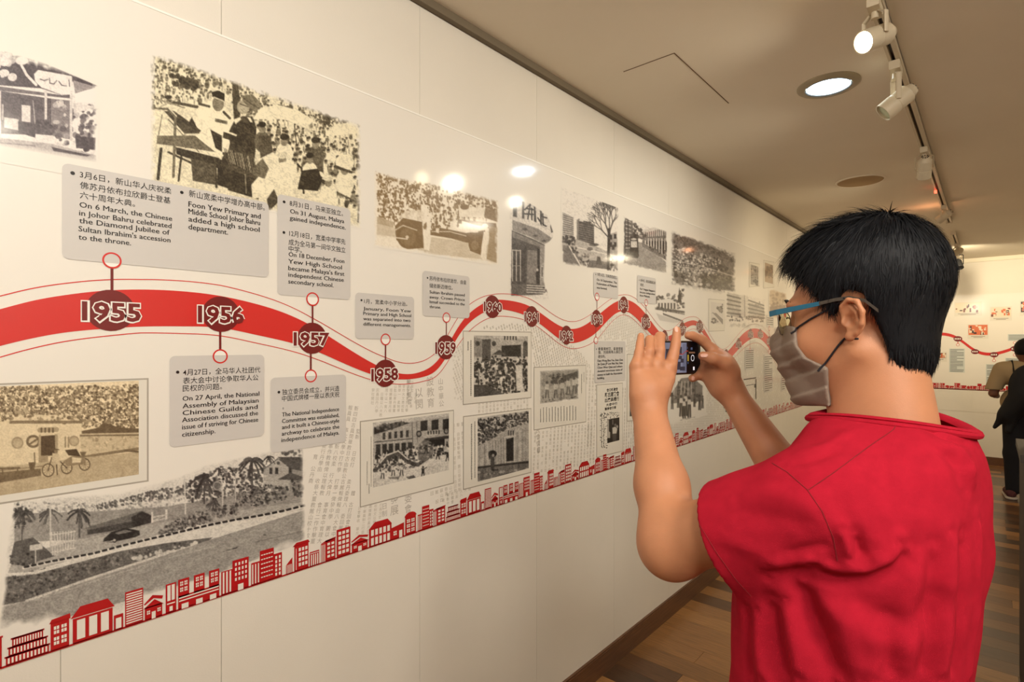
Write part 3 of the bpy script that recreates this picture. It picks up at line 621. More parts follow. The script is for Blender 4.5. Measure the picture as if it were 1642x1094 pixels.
# speaker
p.poly([(470, 410), (510, 385), (560, 385), (580, 440), (575, 560), (555, 700), (440, 680), (430, 600), (450, 520), (445, 460)], .16)
p.poly([(470, 170), (490, 240), (505, 330), (500, 390), (470, 400), (462, 280), (462, 215)], .22); p.poly([(468, 170), (482, 175), (490, 230), (466, 225)], .5)
p.ell(515, 340, 30, 34, .62); p.line([(500, 325), (540, 340)], 5, .2); p.poly([(510, 285), (560, 278), (600, 320), (580, 370), (545, 345), (512, 310)], .42); p.line([(520, 300), (585, 345)], 8, .25)
p.poly([(470, 405), (500, 390), (505, 400), (478, 425)], .95); p.poly([(535, 390), (550, 392), (562, 415), (550, 415)], .95)
p.poly([(420, 460), (520, 490), (500, 520), (415, 490)], .12); p.line([(420, 455), (480, 478)], 9, .95)
p.poly([(415, 560), (560, 580), (600, 690), (640, 700), (530, 690), (410, 610)], .2)
for k in range(26): p.line([(420+k*6, 540+k*2), (435+k*6, 600+k*3)], 2.2, random.choice([.35, .7, .1]))
p.poly([(390, 590), (440, 610), (450, 740), (390, 720)], .1); p.poly([(440, 640), (600, 700), (590, 790), (440, 745)], .12)
# table, microphones
p.poly([(180, 525), (240, 490), (420, 575), (410, 590), (190, 540)], .9); p.poly([(185, 535), (400, 590), (395, 640), (190, 570)], .12)
p.line([(115, 545), (100, 690)], 15, .12); p.line([(215, 570), (200, 700)], 10, .15); p.line([(378, 590), (385, 730)], 12, .2); p.line([(150, 560), (320, 640)], 10, .2); p.poly([(95, 480), (280, 480), (380, 560), (180, 530), (95, 520)], .35)
p.poly([(130, 360), (180, 360), (310, 455), (300, 470), (230, 470)], .2); p.line([(90, 345), (150, 350), (185, 390), (175, 680)], 13, .35); p.line([(92, 340), (150, 342), (190, 385)], 6, .85)
p.line([(160, 315), (290, 340)], 14, .2); p.ell(150, 292, 18, 10, .1); p.line([(90, 300), (230, 345)], 7, .5); p.line([(100, 345), (200, 300)], 5, .6)
for a_, b_ in (((120, 380), (95, 520)), ((150, 400), (300, 560)), ((230, 470), (235, 540))): p.line([a_, b_], 5, .4)
p.poly([(240, 430), (265, 390), (290, 440)], .1); p.poly([(260, 590), (380, 620), (380, 720), (270, 700)], .25)
# seated guests
for (u, v, r, cap) in [(608, 440, 20, 1), (715, 500, 22, 1), (706, 590, 24, 0), (868, 515, 22, 1), (840, 590, 20, 1), (930, 700, 22, 0), (1010, 640, 24, 0)]:
    p.ell(u, v+70, r*1.9, r*2.6, .93 if u not in (608, 868) else .3); p.ell(u, v+8, r*.8, r, .5); p.ell(u, v-14, r*.95, r*.7, .08 if cap else .85)
p.poly([(590, 480), (650, 480), (660, 560), (600, 590)], .25); p.poly([(640, 620), (760, 600), (780, 700), (680, 760), (560, 790), (555, 720)], .93); p.poly([(560, 640), (610, 590), (640, 640), (620, 690), (560, 670)], .35)
p.poly([(800, 650), (880, 640), (900, 700), (880, 750), (780, 740)], .1); p.line([(765, 425), (775, 530)], 5, .1); p.poly([(860, 560), (905, 560), (905, 660), (880, 650)], .3)
p.ell(1010, 610, 45, 40, .95); p.poly([(970, 625), (1050, 655), (1045, 665), (965, 640)], .2); p.line([(980, 760), (1080, 810)], 8, .3); p.line([(1080, 800), (1075, 900)], 8, .25)
p.poly([(640, 850), (630, 790), (665, 740), (690, 800)], .2); p.line([(525, 670), (530, 760)], 6, .5); p.line([(780, 620), (800, 640), (810, 760)], 9, .12)
p.grain(.12); p.fade(8, 7)
top = np.interp(p.PX, [240, 345, 420, 500, 579], [88, 95, 120, 160, 190]); p.A *= np.clip((p.PY-top)/5, 0, 1); p.V = np.clip((p.V-.5)*1.1+.5, 0, 1)
p.build('printed_photograph', mural, .0018, M_print, 'sepia print of an open-air ceremony with a man raising his arm')
# 3 crowd around carriage and truck
A = U(4.56, 580, 240)
p = Print(598, 800, 262, 396, T=A, bg=.95, seed=3, **BRN)
p.crowd([(100, 150), (500, 230), (990, 330), (990, 480), (700, 560), (480, 570), (120, 500)], 560, 1.8, 8, dark=.0, mid=.2)
p.blobs([(110, 190), (990, 350), (990, 450), (120, 480)], 170, 1, 3, 0, .2, 9); p.poly([(430, 400), (475, 405), (480, 520), (440, 560), (430, 480)], .98)
p.blobs([(300, 460), (440, 440), (450, 540), (290, 520)], 60, 2, 4, .75, 1, 10)
p.poly([(110, 490), (230, 530), (230, 620), (110, 620)], .5); p.poly([(110, 625), (300, 650), (450, 760), (860, 800), (975, 830), (970, 700), (500, 640), (110, 540)], .72)
p.poly([(240, 560), (300, 500), (440, 530), (450, 720), (330, 730), (250, 660)], .03); p.ell(335, 640, 78, 85, .02); p.ell(335, 640, 60, 66, .12); p.ell(330, 640, 12, 12, .8); p.line([(100, 625), (330, 655)], 8, .9)
p.line([(240, 590), (300, 555), (400, 590)], 8, .7)
p.poly([(470, 480), (500, 500), (505, 650), (490, 740), (455, 730), (450, 620), (475, 600)], .98); p.line([(300, 730), (450, 748)], 7, 1)
p.poly([(500, 590), (560, 570), (760, 610), (900, 590), (900, 690), (760, 680), (650, 650), (500, 625)], .03); p.line([(510, 600), (640, 600), (760, 632)], 5, .9); p.poly([(540, 575), (565, 575), (560, 612), (538, 605)], .9)
p.poly([(700, 510), (980, 540), (990, 600), (880, 560), (700, 540)], .05); p.poly([(705, 410), (900, 430), (890, 500), (710, 490)], .92); p.ell(750, 420, 32, 20, .05); p.poly([(730, 520), (850, 560), (850, 610), (725, 600)], .9)
p.poly([(900, 440), (990, 430), (990, 530), (900, 500)], .08); p.poly([(775, 620), (880, 600), (890, 780), (790, 740)], .02); p.ell(830, 690, 52, 62, .04); p.ell(825, 700, 28, 34, .2)
p.poly([(890, 600), (925, 610), (905, 760), (918, 800), (885, 825), (868, 780), (875, 700)], .98); p.poly([(925, 560), (990, 570), (985, 830), (910, 800), (930, 640)], .35); p.ell(900, 560, 22, 18, .95)
p.grain(.08); p.fade(6, 6); top = np.interp(p.PX, [598, 640, 720, 800], [272, 285, 298, 320]); p.A *= np.clip((p.PY-top)/6, 0, 1)
p.build('printed_photograph', mural, .0018, M_print, 'pale brown print of a crowd around a carriage and truck')
# 4 building entrance with curved canopy
p = Print(816, 891, 314, 476, T=A, bg=.96, seed=4, **NEU, step=1.0)
p.poly([(1100, 355), (1340, 430), (1370, 500), (1400, 600), (1400, 620), (1100, 480)], .92)
for u, w_ in ((1118, 28), (1178, 16), (1262, 12), (1308, 14)): p.poly([(u-w_/2, 360), (u+w_/2, 366), (u+w_/2, 520+(u-1100)*.2), (u-w_/2, 500+(u-1100)*.2)], .2)
for q_ in ([(1190, 440), (1230, 400), (1210, 520)], [(1200, 430), (1250, 440)], [(1240, 430), (1242, 520)], [(1190, 470), (1250, 475)], [(1265, 450), (1270, 530)], [(1285, 500), (1312, 540)], [(1320, 470), (1325, 550), (1345, 560)], [(1315, 490), (1350, 500)]): p.line(q_, 11, .12)
p.poly([(1100, 490), (1250, 520), (1370, 590), (1398, 630), (1380, 670), (1330, 690), (1230, 640), (1100, 590)], .55); p.poly([(1100, 490), (1250, 520), (1370, 590), (1398, 630), (1385, 645), (1290, 580), (1100, 515)], .92)
p.ell(1190, 583, 18, 9, .3); p.ell(1268, 630, 15, 8, .3); p.ell(1330, 668, 14, 7, .2); p.poly([(1375, 560), (1390, 520), (1402, 600), (1385, 610)], .12)
p.poly([(1095, 590), (1230, 645), (1335, 695), (1335, 1020), (1090, 990)], .3); p.poly([(1100, 600), (1330, 700), (1328, 725), (1100, 640)], .5); p.poly([(1100, 690), (1200, 700), (1195, 980), (1090, 990)], .22)
for u in (1100, 1128, 1158): p.line([(u, 735), (u, 960)], 6, .85)
p.line([(1100, 735), (1160, 740)], 6, .8); p.line([(1100, 850), (1160, 850)], 4, .7); p.poly([(1210, 735), (1285, 740), (1285, 985), (1205, 975)], .5); p.poly([(1280, 720), (1300, 730), (1300, 980), (1284, 980)], .1)
p.poly([(1300, 700), (1335, 700), (1335, 1000), (1300, 990)], .6); p.poly([(1308, 850), (1326, 852), (1326, 940), (1308, 935)], .85); p.poly([(1312, 858), (1322, 860), (1322, 930), (1312, 930)], .3)
p.poly([(1270, 900), (1285, 880), (1298, 985), (1275, 985)], .12); p.ell(1282, 880, 8, 10, .8); p.poly([(1090, 985), (1210, 985), (1360, 1030), (1320, 1060), (1090, 1070)], .35)
for k in range(4): p.line([(1205, 992+k*17), (1330+k*8, 1000+k*17)], 6, .9)
p.blobs([(1320, 1000), (1400, 1030), (1350, 1045)], 10, 1, 2, .1, .3, 3)
p.grain(.1); p.fade(3, 4, 'ltb'); rg = np.interp(p.PY, [300, 345, 375, 382, 395, 450, 476], [862, 878, 888, 886, 874, 872, 880]); p.A *= np.clip((rg-p.PX)/2, 0, 1)
tp = np.interp(p.PX, [816, 850, 878, 891], [316, 326, 345, 352]); p.A *= np.clip((p.PY-tp)/2, 0, 1)
p.build('printed_photograph', mural, .0018, M_print, 'print of a building entrance under a curved canopy')
# 5 city street with tall bare tree
A = U(3.42, 800, 280)
p = Print(899, 992, 300, 423, T=A, bg=1, seed=5, **NEU, step=.9)
p.poly([(345, 205), (408, 235), (408, 360), (345, 350)], .7)
for k in range(11): p.line([(350, 222+k*12), (405, 240+k*11)], 3.4, .3)
p.poly([(425, 250), (440, 240), (440, 375), (425, 370)], .5); p.poly([(436, 255), (520, 275), (520, 400), (436, 365)], .25)
for k in range(9): p.line([(438, 272+k*12), (518, 290+k*12)], 2.6, .5)
p.line([(465, 258), (500, 266)], 9, .25)
p.poly([(345, 330), (410, 350), (500, 380), (590, 420), (650, 440), (650, 520), (345, 440)], .75); p.blobs([(345, 325), (420, 350), (420, 390), (345, 370)], 30, 1, 2.6, .05, .3, 1)
p.poly([(345, 385), (400, 395), (480, 500), (440, 520), (350, 495)], .45); p.line([(385, 395), (455, 515)], 8, .95); p.line([(430, 400), (560, 430), (650, 450)], 6, .95)
p.blobs([(435, 440), (500, 435), (500, 495), (440, 500)], 34, 1, 2.4, .05, .9, 2); p.blobs([(400, 395), (430, 400), (430, 430), (405, 430)], 12, 1, 2, .1, .3, 3); p.ell(497, 408, 16, 10, .4); p.ell(520, 385, 25, 8, .3)
p.poly([(600, 330), (650, 310), (650, 440), (600, 430)], .65)
for (u, v) in ((612, 345), (636, 340), (612, 385), (636, 385), (625, 400)): p.poly([(u-7, v-14), (u+7, v-14), (u+7, v+12), (u-7, v+12)], .15)
p.blobs([(600, 460), (650, 455), (650, 530), (600, 520)], 40, 1, 2.4, .05, .9, 4); p.poly([(500, 470), (600, 480), (600, 520), (480, 510)], .4); p.poly([(538, 450), (552, 450), (565, 495), (530, 490)], .2)
rs = random.Random(4)
def branch(u, v, an, ln, w_, d):
    u2, v2 = u+ln*math.cos(an), v-ln*math.sin(an); p.line([(u, v), (u2, v2)], w_, .22)
    if d:
        for k in (-1, 1, rs.choice([-.3, .3])): branch(u2, v2, an+k*rs.uniform(.25, .55), ln*rs.uniform(.62, .85), max(w_*.62, 1.3), d-1)
p.line([(597, 520), (600, 400), (603, 300)], 15, .12); branch(603, 330, 1.9, 60, 7, 4); branch(603, 320, 1.25, 60, 7, 4); branch(603, 350, 2.3, 60, 6, 3); branch(605, 300, 1.6, 50, 5, 3)
p.grain(.1); p.fade(4, 4, 'lbr')
p.build('printed_photograph', mural, .0018, M_print, 'print of a city road with a tall bare tree')
# 6 shophouse street
p = Print(998, 1071, 346, 424, T=A, bg=.97, seed=6, **NEU, step=.9)
p.poly([(760, 370), (790, 375), (915, 480), (915, 545), (680, 495), (690, 470)], .6); p.poly([(685, 235), (730, 250), (735, 320), (760, 330), (765, 450), (690, 470), (680, 490)], .35)
for k in range(8): p.line([(692, 250+k*22), (722, 262+k*20)], 5, .8)
p.line([(706, 245), (708, 400)], 5, .1); p.line([(690, 240), (690, 480)], 4, .15)
p.blobs([(715, 250), (790, 300), (790, 360), (725, 330)], 44, 1, 2.6, .1, .45, 1)
p.poly([(718, 340), (760, 345), (765, 450), (715, 445)], .12); p.poly([(722, 365), (755, 365), (757, 400), (722, 400)], .85); p.ell(738, 355, 16, 6, .8); p.poly([(700, 430), (765, 440), (760, 460), (695, 450)], .08)
p.poly([(790, 310), (915, 262), (915, 340), (790, 350)], .85); p.poly([(785, 345), (915, 335), (915, 470), (785, 395)], .45)
for k in range(11): u = 800+k*11; p.poly([(u, 322-k*3), (u+5, 320-k*3), (u+5, 345), (u, 347)], .3)
for k in range(8): u = 800+k*15; p.poly([(u, 350), (u+5, 350), (u+5, 385+k*9), (u, 380+k*9)], .9); p.poly([(u+6, 365), (u+14, 365), (u+14, 385+k*9), (u+6, 380+k*9)], .12)
p.blobs([(770, 300), (810, 320), (800, 360), (770, 350)], 16, 1, 2.2, .15, .5, 2); p.blobs([(820, 390), (915, 420), (915, 460), (840, 420)], 20, 1, 2.2, .1, .6, 3)
p.line([(905, 280), (905, 460)], 3, .2); p.grain(.1); p.fade(3, 4)
p.build('printed_photograph', mural, .0018, M_print, 'print of a street between shophouses with an old car')
# 7 aerial view over the hillside town
p = Print(1075, 1180, 368, 458, T=A, bg=.8, seed=7, **NEU, step=.9)
p.poly([(945, 320), (1100, 360), (1290, 450), (1300, 640), (945, 600)], .45); p.poly([(1150, 330), (1300, 400), (1300, 470), (1150, 380)], .8)
p.blobs([(945, 320), (1200, 390), (1295, 450), (1295, 480), (950, 370)], 110, 1.2, 3, .15, .4, 1)
p.blobs([(950, 390), (1220, 470), (1290, 560), (1290, 640), (950, 600)], 300, 1, 2.8, .08, .4, 2); p.blobs([(950, 380), (1220, 470), (1200, 560), (950, 530)], 190, .6, 1.8, .75, 1, 3)
p.line([(950, 470), (1100, 500), (1290, 560)], 5, .9, .7); p.line([(950, 500), (1080, 520), (1200, 540)], 4, .9, .7); p.blobs([(1100, 540), (1290, 560), (1290, 630), (1120, 620)], 60, 1.2, 3, .05, .25, 15); p.blobs([(1040, 540), (1100, 500), (1110, 600), (1010, 620)], 40, 1, 3, .6, .95, 5); p.blobs([(950, 590), (1150, 600), (1120, 640), (960, 620)], 40, 1, 3, .6, 1, 6)
p.grain(.12); p.fade(5, 5)
p.build('printed_photograph', mural, .0018, M_print, 'print of an aerial view over a wooded town')
# 8 small white palace
p = Print(1049, 1099, 452, 518, T=A, bg=1, seed=8, **NEU, step=.9)
p.trees([(855, 655), (905, 670), (905, 700), (855, 720)], 26, 1, 2.4, 1); p.trees([(905, 665), (960, 650), (1015, 620), (1015, 730), (985, 740)], 50, 1, 2.6, 2); p.poly([(978, 700), (988, 618), (1000, 700)], .12)
p.poly([(865, 690), (935, 680), (975, 705), (975, 745), (865, 740)], .95)
for k in range(6): p.poly([(872+k*17, 705), (880+k*17, 705), (880+k*17, 738), (872+k*17, 738)], .15)
p.line([(855, 735), (1018, 755)], 12, .35); p.blobs([(855, 725), (1015, 745), (1015, 760), (855, 745)], 20, .8, 1.6, .1, .4, 3)
for k in range(14): p.line([(900+k*8, 762+k*3), (903+k*8, 769+k*3)], 5, .12)
for k in range(12): p.line([(925+k*8, 748+k*1.5), (928+k*8, 752+k*1.5)], 4, .2)
p.poly([(860, 760), (900, 775), (1010, 810), (960, 815), (880, 800)], .85); p.fade(3, 3)
p.build('printed_photograph', mural, .0020, M_print, 'small print of a white palace among trees')
# 10 long slab building
p = Print(1162, 1228, 466, 526, T=A, bg=.98, seed=10, **NEU, step=.8)
p.poly([(1252, 640), (1335, 665), (1335, 790), (1252, 770)], .75); p.poly([(1318, 640), (1365, 645), (1368, 790), (1320, 785)], .85); p.line([(1345, 650), (1347, 780)], 5, .5); p.poly([(1368, 700), (1455, 730), (1455, 790), (1368, 790)], .72)
for k in range(5): p.line([(1252, 662+k*24), (1322, 680+k*22)], 9, .3); p.line([(1368, 690+k*22), (1455, 720+k*17)], 8, .32)
p.blobs([(1252, 770), (1455, 780), (1455, 810), (1252, 800)], 46, .7, 1.8, .1, .5, 1); p.blobs([(1255, 815), (1360, 825), (1370, 840), (1260, 835)], 24, 1, 3, .75, .9, 2); p.blobs([(1400, 690), (1440, 700), (1440, 730), (1400, 720)], 12, .7, 1.6, .4, .6, 3)
p.grain(.08); p.fade(3, 3)
p.build('printed_photograph', mural, .0021, M_print, 'print of a long slab building with a tower')
p = Print(1232, 1262, 462, 509, T=A, bg=.8, seed=12, dark=(110, 84, 62), light=(226, 206, 178), step=.9)
p.blobs([(1480, 640), (1570, 650), (1570, 720), (1480, 720)], 50, 1, 3, .4, .9, 1); p.poly([(1480, 725), (1575, 715), (1575, 770), (1480, 775)], .12); p.blobs([(1480, 700), (1570, 700), (1570, 730), (1480, 730)], 24, 1, 2, .1, .4, 2); p.fade(3, 3)
p.build('printed_photograph', mural, .0023, M_print, 'small brown print of trees and a dark shore')
# 14 black and white road scene (below, under the cards)
A = U(2.643, 0, 680)
# rebuilt with a canvas tall enough for the houses at its right end
zt, zb_ = wz(486, 716), wz(-70, 1070)
p = Print(-70, 492, HY+(zt-CAM[2])/-(wz(-70, HY+100)-CAM[2])*100, 1072, T=A, bg=.96, seed=14, **BW, step=1.3)
p.blobs([(20, 330), (300, 330), (500, 350), (780, 290), (1280, 300), (1280, 340), (700, 400), (400, 430), (60, 420)], 700, 1, 2.4, .5, .85, 1)
p.poly([(60, 380), (400, 370), (700, 350), (1000, 300), (1280, 270), (1280, 340), (800, 400), (350, 490), (60, 500)], .62)
p.trees([(400, 345), (620, 290), (760, 260), (780, 300), (560, 340), (420, 360)], 200, 1, 2.4, 2, .2, .5); p.trees([(760, 260), (930, 180), (1010, 190), (1120, 180), (1100, 300), (800, 340)], 480, 1, 2.6, 3, .1, .5)
p.poly([(1110, 195), (1175, 145), (1280, 190), (1280, 200), (1115, 205)], .25); p.poly([(1115, 195), (1178, 148), (1230, 190), (1225, 290), (1115, 270)], .72); p.poly([(1175, 140), (1282, 140), (1282, 200), (1230, 190)], .3); p.poly([(1230, 190), (1282, 200), (1282, 290), (1225, 285)], .6)
p.ell(1178, 166, 7, 7, .3)
for u in (1140, 1165, 1222): p.poly([(u, 185), (u+13, 185), (u+13, 212), (u, 212)], .15)
p.poly([(1175, 235), (1230, 205), (1282, 225), (1282, 240)], .3)
for q_ in (220, 245, 262): p.line([(1118, q_), (1132, q_)], 4, .9)
p.trees([(1000, 280), (1100, 250), (1220, 265), (1210, 330), (1100, 350), (1000, 340)], 330, 1, 2.4, 5, .05, .7); p.trees([(1235, 240), (1285, 240), (1285, 310), (1240, 300)], 40, 1.5, 3, 6, .08, .5); p.trees([(1180, 120), (1285, 108), (1285, 140), (1250, 150)], 30, 1.2, 3, 7, .2, .5)
p.palm(865, 225, 68, 110, 1); p.palm(1068, 150, 62, 120, 2); p.palm(1140, 140, 26, 20, 12); p.palm(925, 190, 22, 30, 13); p.palm(335, 370, 56, 110, 3); p.palm(210, 370, 50, 120, 4, .2); p.palm(95, 370, 55, 120, 5, .15); p.palm(905, 330, 34, 40, 7)
p.trees([(60, 340), (130, 340), (140, 420), (70, 440)], 40, 1.5, 3, 8, .12, .4); p.line([(212, 345), (213, 520)], 7, .85); p.line([(60, 430), (110, 430)], 2, .8); p.line([(780, 175), (785, 380)], 6, .9); p.line([(755, 182), (810, 190)], 2, .5)
for u in (720, 738, 640, 578): p.line([(u, 290), (u, 345)], 3, .85)
p.line([(940, 240), (943, 360)], 5, .85); p.ell(920, 262, 20, 20, .65); p.ell(920, 262, 14, 14, .4); p.line([(997, 220), (998, 320)], 4, .8)
p.poly([(360, 440), (600, 368), (640, 385), (560, 410), (370, 452)], .4); p.poly([(555, 395), (600, 370), (640, 388), (640, 418), (560, 440)], .12); p.poly([(370, 450), (560, 410), (560, 440), (370, 470)], .22)
p.poly([(640, 375), (648, 372), (648, 418), (640, 420)], .95); p.poly([(700, 362), (708, 362), (708, 402), (700, 405)], .95); p.line([(648, 395), (700, 385)], 5, .9); p.line([(648, 412), (700, 400)], 5, .9); p.line([(648, 410), (700, 385)], 3, .9)
# roads
p.poly([(60, 560), (350, 485), (640, 425), (800, 395), (1280, 330), (1285, 360), (800, 435), (450, 530), (150, 620), (30, 640)], .72)
p.poly([(440, 485), (470, 458), (530, 440), (590, 452), (592, 470), (570, 480), (470, 502), (435, 498)], .08); p.poly([(485, 462), (530, 448), (560, 455), (500, 468)], .5); p.ell(484, 492, 11, 11, .12); p.ell(484, 492, 5, 5, .8); p.ell(572, 470, 9, 9, .15); p.line([(440, 500), (480, 495)], 3, .8)
p.trees([(670, 450), (760, 400), (870, 360), (900, 410), (830, 430), (680, 470)], 420, .9, 2.2, 9, .04, .8); p.trees([(900, 360), (1000, 330), (1010, 380), (900, 400)], 70, 1.2, 3, 10, .08, .7)
p.poly([(60, 500), (140, 480), (230, 560), (100, 600), (40, 590)], .35); p.trees([(40, 560), (140, 540), (150, 590), (50, 600)], 50, 1.2, 3, 11, .06, .5)
for k in range(9): p.line([(218+k*12, 460-k), (222+k*11, 555-k*4)], 4, .9)
p.line([(215, 470), (318, 455)], 4, .9); p.line([(215, 545), (318, 525)], 4, .9); p.poly([(125, 515), (180, 505), (180, 530), (125, 538)], .9); p.line([(150, 535), (150, 590)], 5, .85)
# kerb in black and white blocks, grass verge, asphalt
kx = np.array([100, 200, 300, 400, 500, 600, 700, 800, 900, 1000, 1100, 1200, 1290]); ky = np.array([607, 585, 566, 547, 520, 495, 472, 448, 425, 405, 388, 368, 345])
p.line(list(zip(kx, ky+3)), 13, .95)
for k in range(40): u = 105+k*30; v = float(np.interp(u, kx, ky)); v2 = float(np.interp(u+15, kx, ky)); p.line([(u, v), (u+15, v2)], 9.5, .06)
p.poly([(0, 650), (120, 640), (500, 540), (700, 505), (900, 480), (880, 500), (700, 545), (350, 660), (110, 750), (0, 770)], .4); p.blobs([(20, 650), (500, 545), (860, 490), (600, 560), (110, 740), (20, 750)], 600, 1, 2.4, .15, .6, 12)
p.line([(0, 640), (150, 630), (500, 535)], 11, .95); p.line([(110, 748), (350, 665), (700, 550), (880, 500)], 7, .9); p.blobs([(540, 570), (830, 500), (820, 520), (560, 585)], 30, 1.5, 4, .8, 1, 13)
p.poly([(0, 775), (110, 755), (350, 670), (720, 548), (900, 487), (1290, 365), (1290, 500), (900, 640), (500, 760), (200, 840), (0, 900)], .66)
p.line([(0, 775), (150, 745), (700, 570), (900, 520)], 5, .75); p.poly([(945, 540), (1010, 518), (1000, 528)], .15); p.ell(1120, 470, 6, 3, .15); p.line([(1080, 500), (1280, 455)], 3, .45)
p.blobs([(0, 780), (900, 490), (1290, 370), (1290, 500), (500, 760), (0, 900)], 1500, .8, 1.6, .54, .76, 14, a=.5)
p.grain(.1, 1.4)
cut = np.interp(p.PX, [-70, 0, 60, 180, 300, 400, 486], [1040, 1012, 998, 985, 940, 905, 870]); n_ = (vnoise(p.sh, 14, 5, 2)-.5)*26; p.A *= np.clip((cut+n_-p.PY)/12, 0, 1)
p.A *= np.clip((488-p.PX+n_*.3)/7, 0, 1); tp = np.interp(p.PX, [-70, 20, 22, 110, 190, 285, 330, 420, 492], [830, 820, 801, 795, 790, 765, 745, 725, 716]); p.A *= np.clip((p.PY-tp)/5, 0, 1)
lf = np.interp(p.PY, [800, 880, 960, 1050], [22, 10, 5, -20]); p.A *= np.clip((p.PX-lf+n_*.3)/6, 0, 1)
p.build('printed_photograph', mural, .0017, M_print, 'black and white print of a curving road with palms and a dark car')

# ---- cards: paper border, shadow edge, picture
def card(x0, yt0, yb0, x1, yt1, yb1, label, skew=0):
    """card with corners at the four pixels"""
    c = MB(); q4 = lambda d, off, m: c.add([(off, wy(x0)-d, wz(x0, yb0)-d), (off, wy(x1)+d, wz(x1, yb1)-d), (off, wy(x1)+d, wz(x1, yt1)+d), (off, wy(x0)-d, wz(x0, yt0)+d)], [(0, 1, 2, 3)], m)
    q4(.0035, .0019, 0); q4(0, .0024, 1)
    return tag(c.build('printed_card', [M_edge, M_card], mural), label)
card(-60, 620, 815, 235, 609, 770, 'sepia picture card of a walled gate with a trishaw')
A = U(2.605, 0, 400)
p = Print(-55, 222, 622, 803, T=A, bg=.9, seed=13, dark=(54, 36, 16), light=(242, 224, 186), step=1.15)
p.poly([(-150, 540), (580, 560), (580, 760), (-150, 760)], .93); p.trees([(-140, 570), (250, 575), (580, 565), (580, 740), (520, 760), (330, 740), (250, 690), (90, 720), (-140, 740)], 2300, .9, 2.6, 1, .12, .62)
p.blobs([(-140, 570), (580, 570), (580, 740), (-140, 720)], 420, .7, 1.7, .7, 1, 2)
p.poly([(330, 760), (410, 745), (430, 722), (500, 745), (580, 748), (580, 770), (330, 775)], .25)
p.poly([(-150, 735), (40, 715), (60, 690), (300, 690), (340, 720), (340, 860), (340, 905), (-150, 930)], .86); p.blobs([(40, 660), (330, 680), (340, 725), (40, 725)], 90, 1, 3, .25, .7, 3)
p.poly([(40, 715), (340, 715), (345, 727), (38, 728)], .4); p.poly([(330, 770), (580, 765), (580, 840), (340, 860)], .75); p.line([(335, 778), (580, 775)], 7, .35); p.blobs([(340, 785), (578, 780), (578, 835), (345, 850)], 70, 1, 2.6, .5, .85, 4)
p.line([(340, 868), (580, 832)], 12, .4)
for u, r in ((72, 25), (308, 22)): p.ell(u, 808 if u < 100 else 800, r, r, .55); p.ell(u, 808 if u < 100 else 800, r-6, r-6, .68)
p.ell(138, 802, 30, 27, .3); p.ell(138, 802, 19, 17, .75); p.line([(120, 815), (158, 790)], 8, .3)
p.poly([(168, 780), (232, 775), (232, 860), (168, 865)], .15); p.poly([(160, 775), (170, 775), (170, 900), (160, 900)], .6); p.poly([(228, 772), (240, 772), (240, 860), (230, 860)], .6); p.poly([(170, 862), (200, 860), (200, 895), (168, 895)], .55)
p.line([(165, 755), (235, 752)], 20, .6)
for k in range(4): p.line([(172+k*16, 748), (172+k*16, 762)], 8, .25)
for u in (272, 285): p.line([(u, 785), (u, 825)], 7, .5)
p.poly([(-150, 905), (40, 905), (170, 890), (340, 870), (580, 845), (580, 950), (-150, 1090)], .68); p.poly([(-150, 945), (170, 915), (170, 945), (-150, 1000)], .3); p.line([(-150, 940), (175, 905)], 6, .5)
p.line([(0, 915), (80, 912)], 8, .3); p.line([(10, 915), (10, 945)], 6, .3); p.line([(72, 912), (72, 935)], 6, .3); p.poly([(118, 890), (148, 888), (142, 922), (124, 922)], .25); p.line([(143, 850), (144, 890)], 5, .3); p.line([(520, 840), (575, 845)], 8, .3)
for (u, v, r) in ((200, 922, 26), (277, 912, 24), (352, 898, 24)):
    p.ell(u, v, r, r*1.1, .12); p.ell(u, v, r-4, (r-4)*1.1, .72)
    for k in range(5): p.line([(u-r*math.cos(k*.63), v-r*math.sin(k*.63)), (u+r*math.cos(k*.63), v+r*math.sin(k*.63))], 1.4, .35)
p.line([(200, 922), (215, 870), (245, 880), (277, 912)], 4, .12); p.poly([(218, 850), (245, 855), (250, 885), (240, 940), (228, 940), (232, 890), (215, 880)], .75); p.ell(232, 842, 8, 9, .4); p.line([(222, 834), (244, 836)], 4, .15)
p.poly([(270, 838), (318, 833), (340, 870), (300, 862), (285, 860)], .12); p.poly([(332, 845), (360, 845), (350, 870), (340, 868)], .3); p.poly([(262, 885), (300, 862), (352, 866), (358, 895), (280, 905)], .45); p.poly([(300, 868), (340, 872), (335, 890), (300, 892)], .85)
p.line([(235, 900), (238, 940)], 5, .15); p.grain(.07, 1.5)
p.build('printed_picture', mural, .0026, M_print, 'sepia street picture with trishaw')

def vcap(mb, x, y0, y1, w_, seed=0, m=0, off=.0029):
    rs = random.Random(seed); y = y0
    while y < y1:
        for k in range(3): quad(mb, x+rs.uniform(0, w_*.2), y+k*w_*.32, x+w_*rs.uniform(.7, 1), y+k*w_*.32+w_*.13, off, m)
        quad(mb, x+w_*.4, y, x+w_*.55, y+w_*.85, off, m); y += w_*1.15
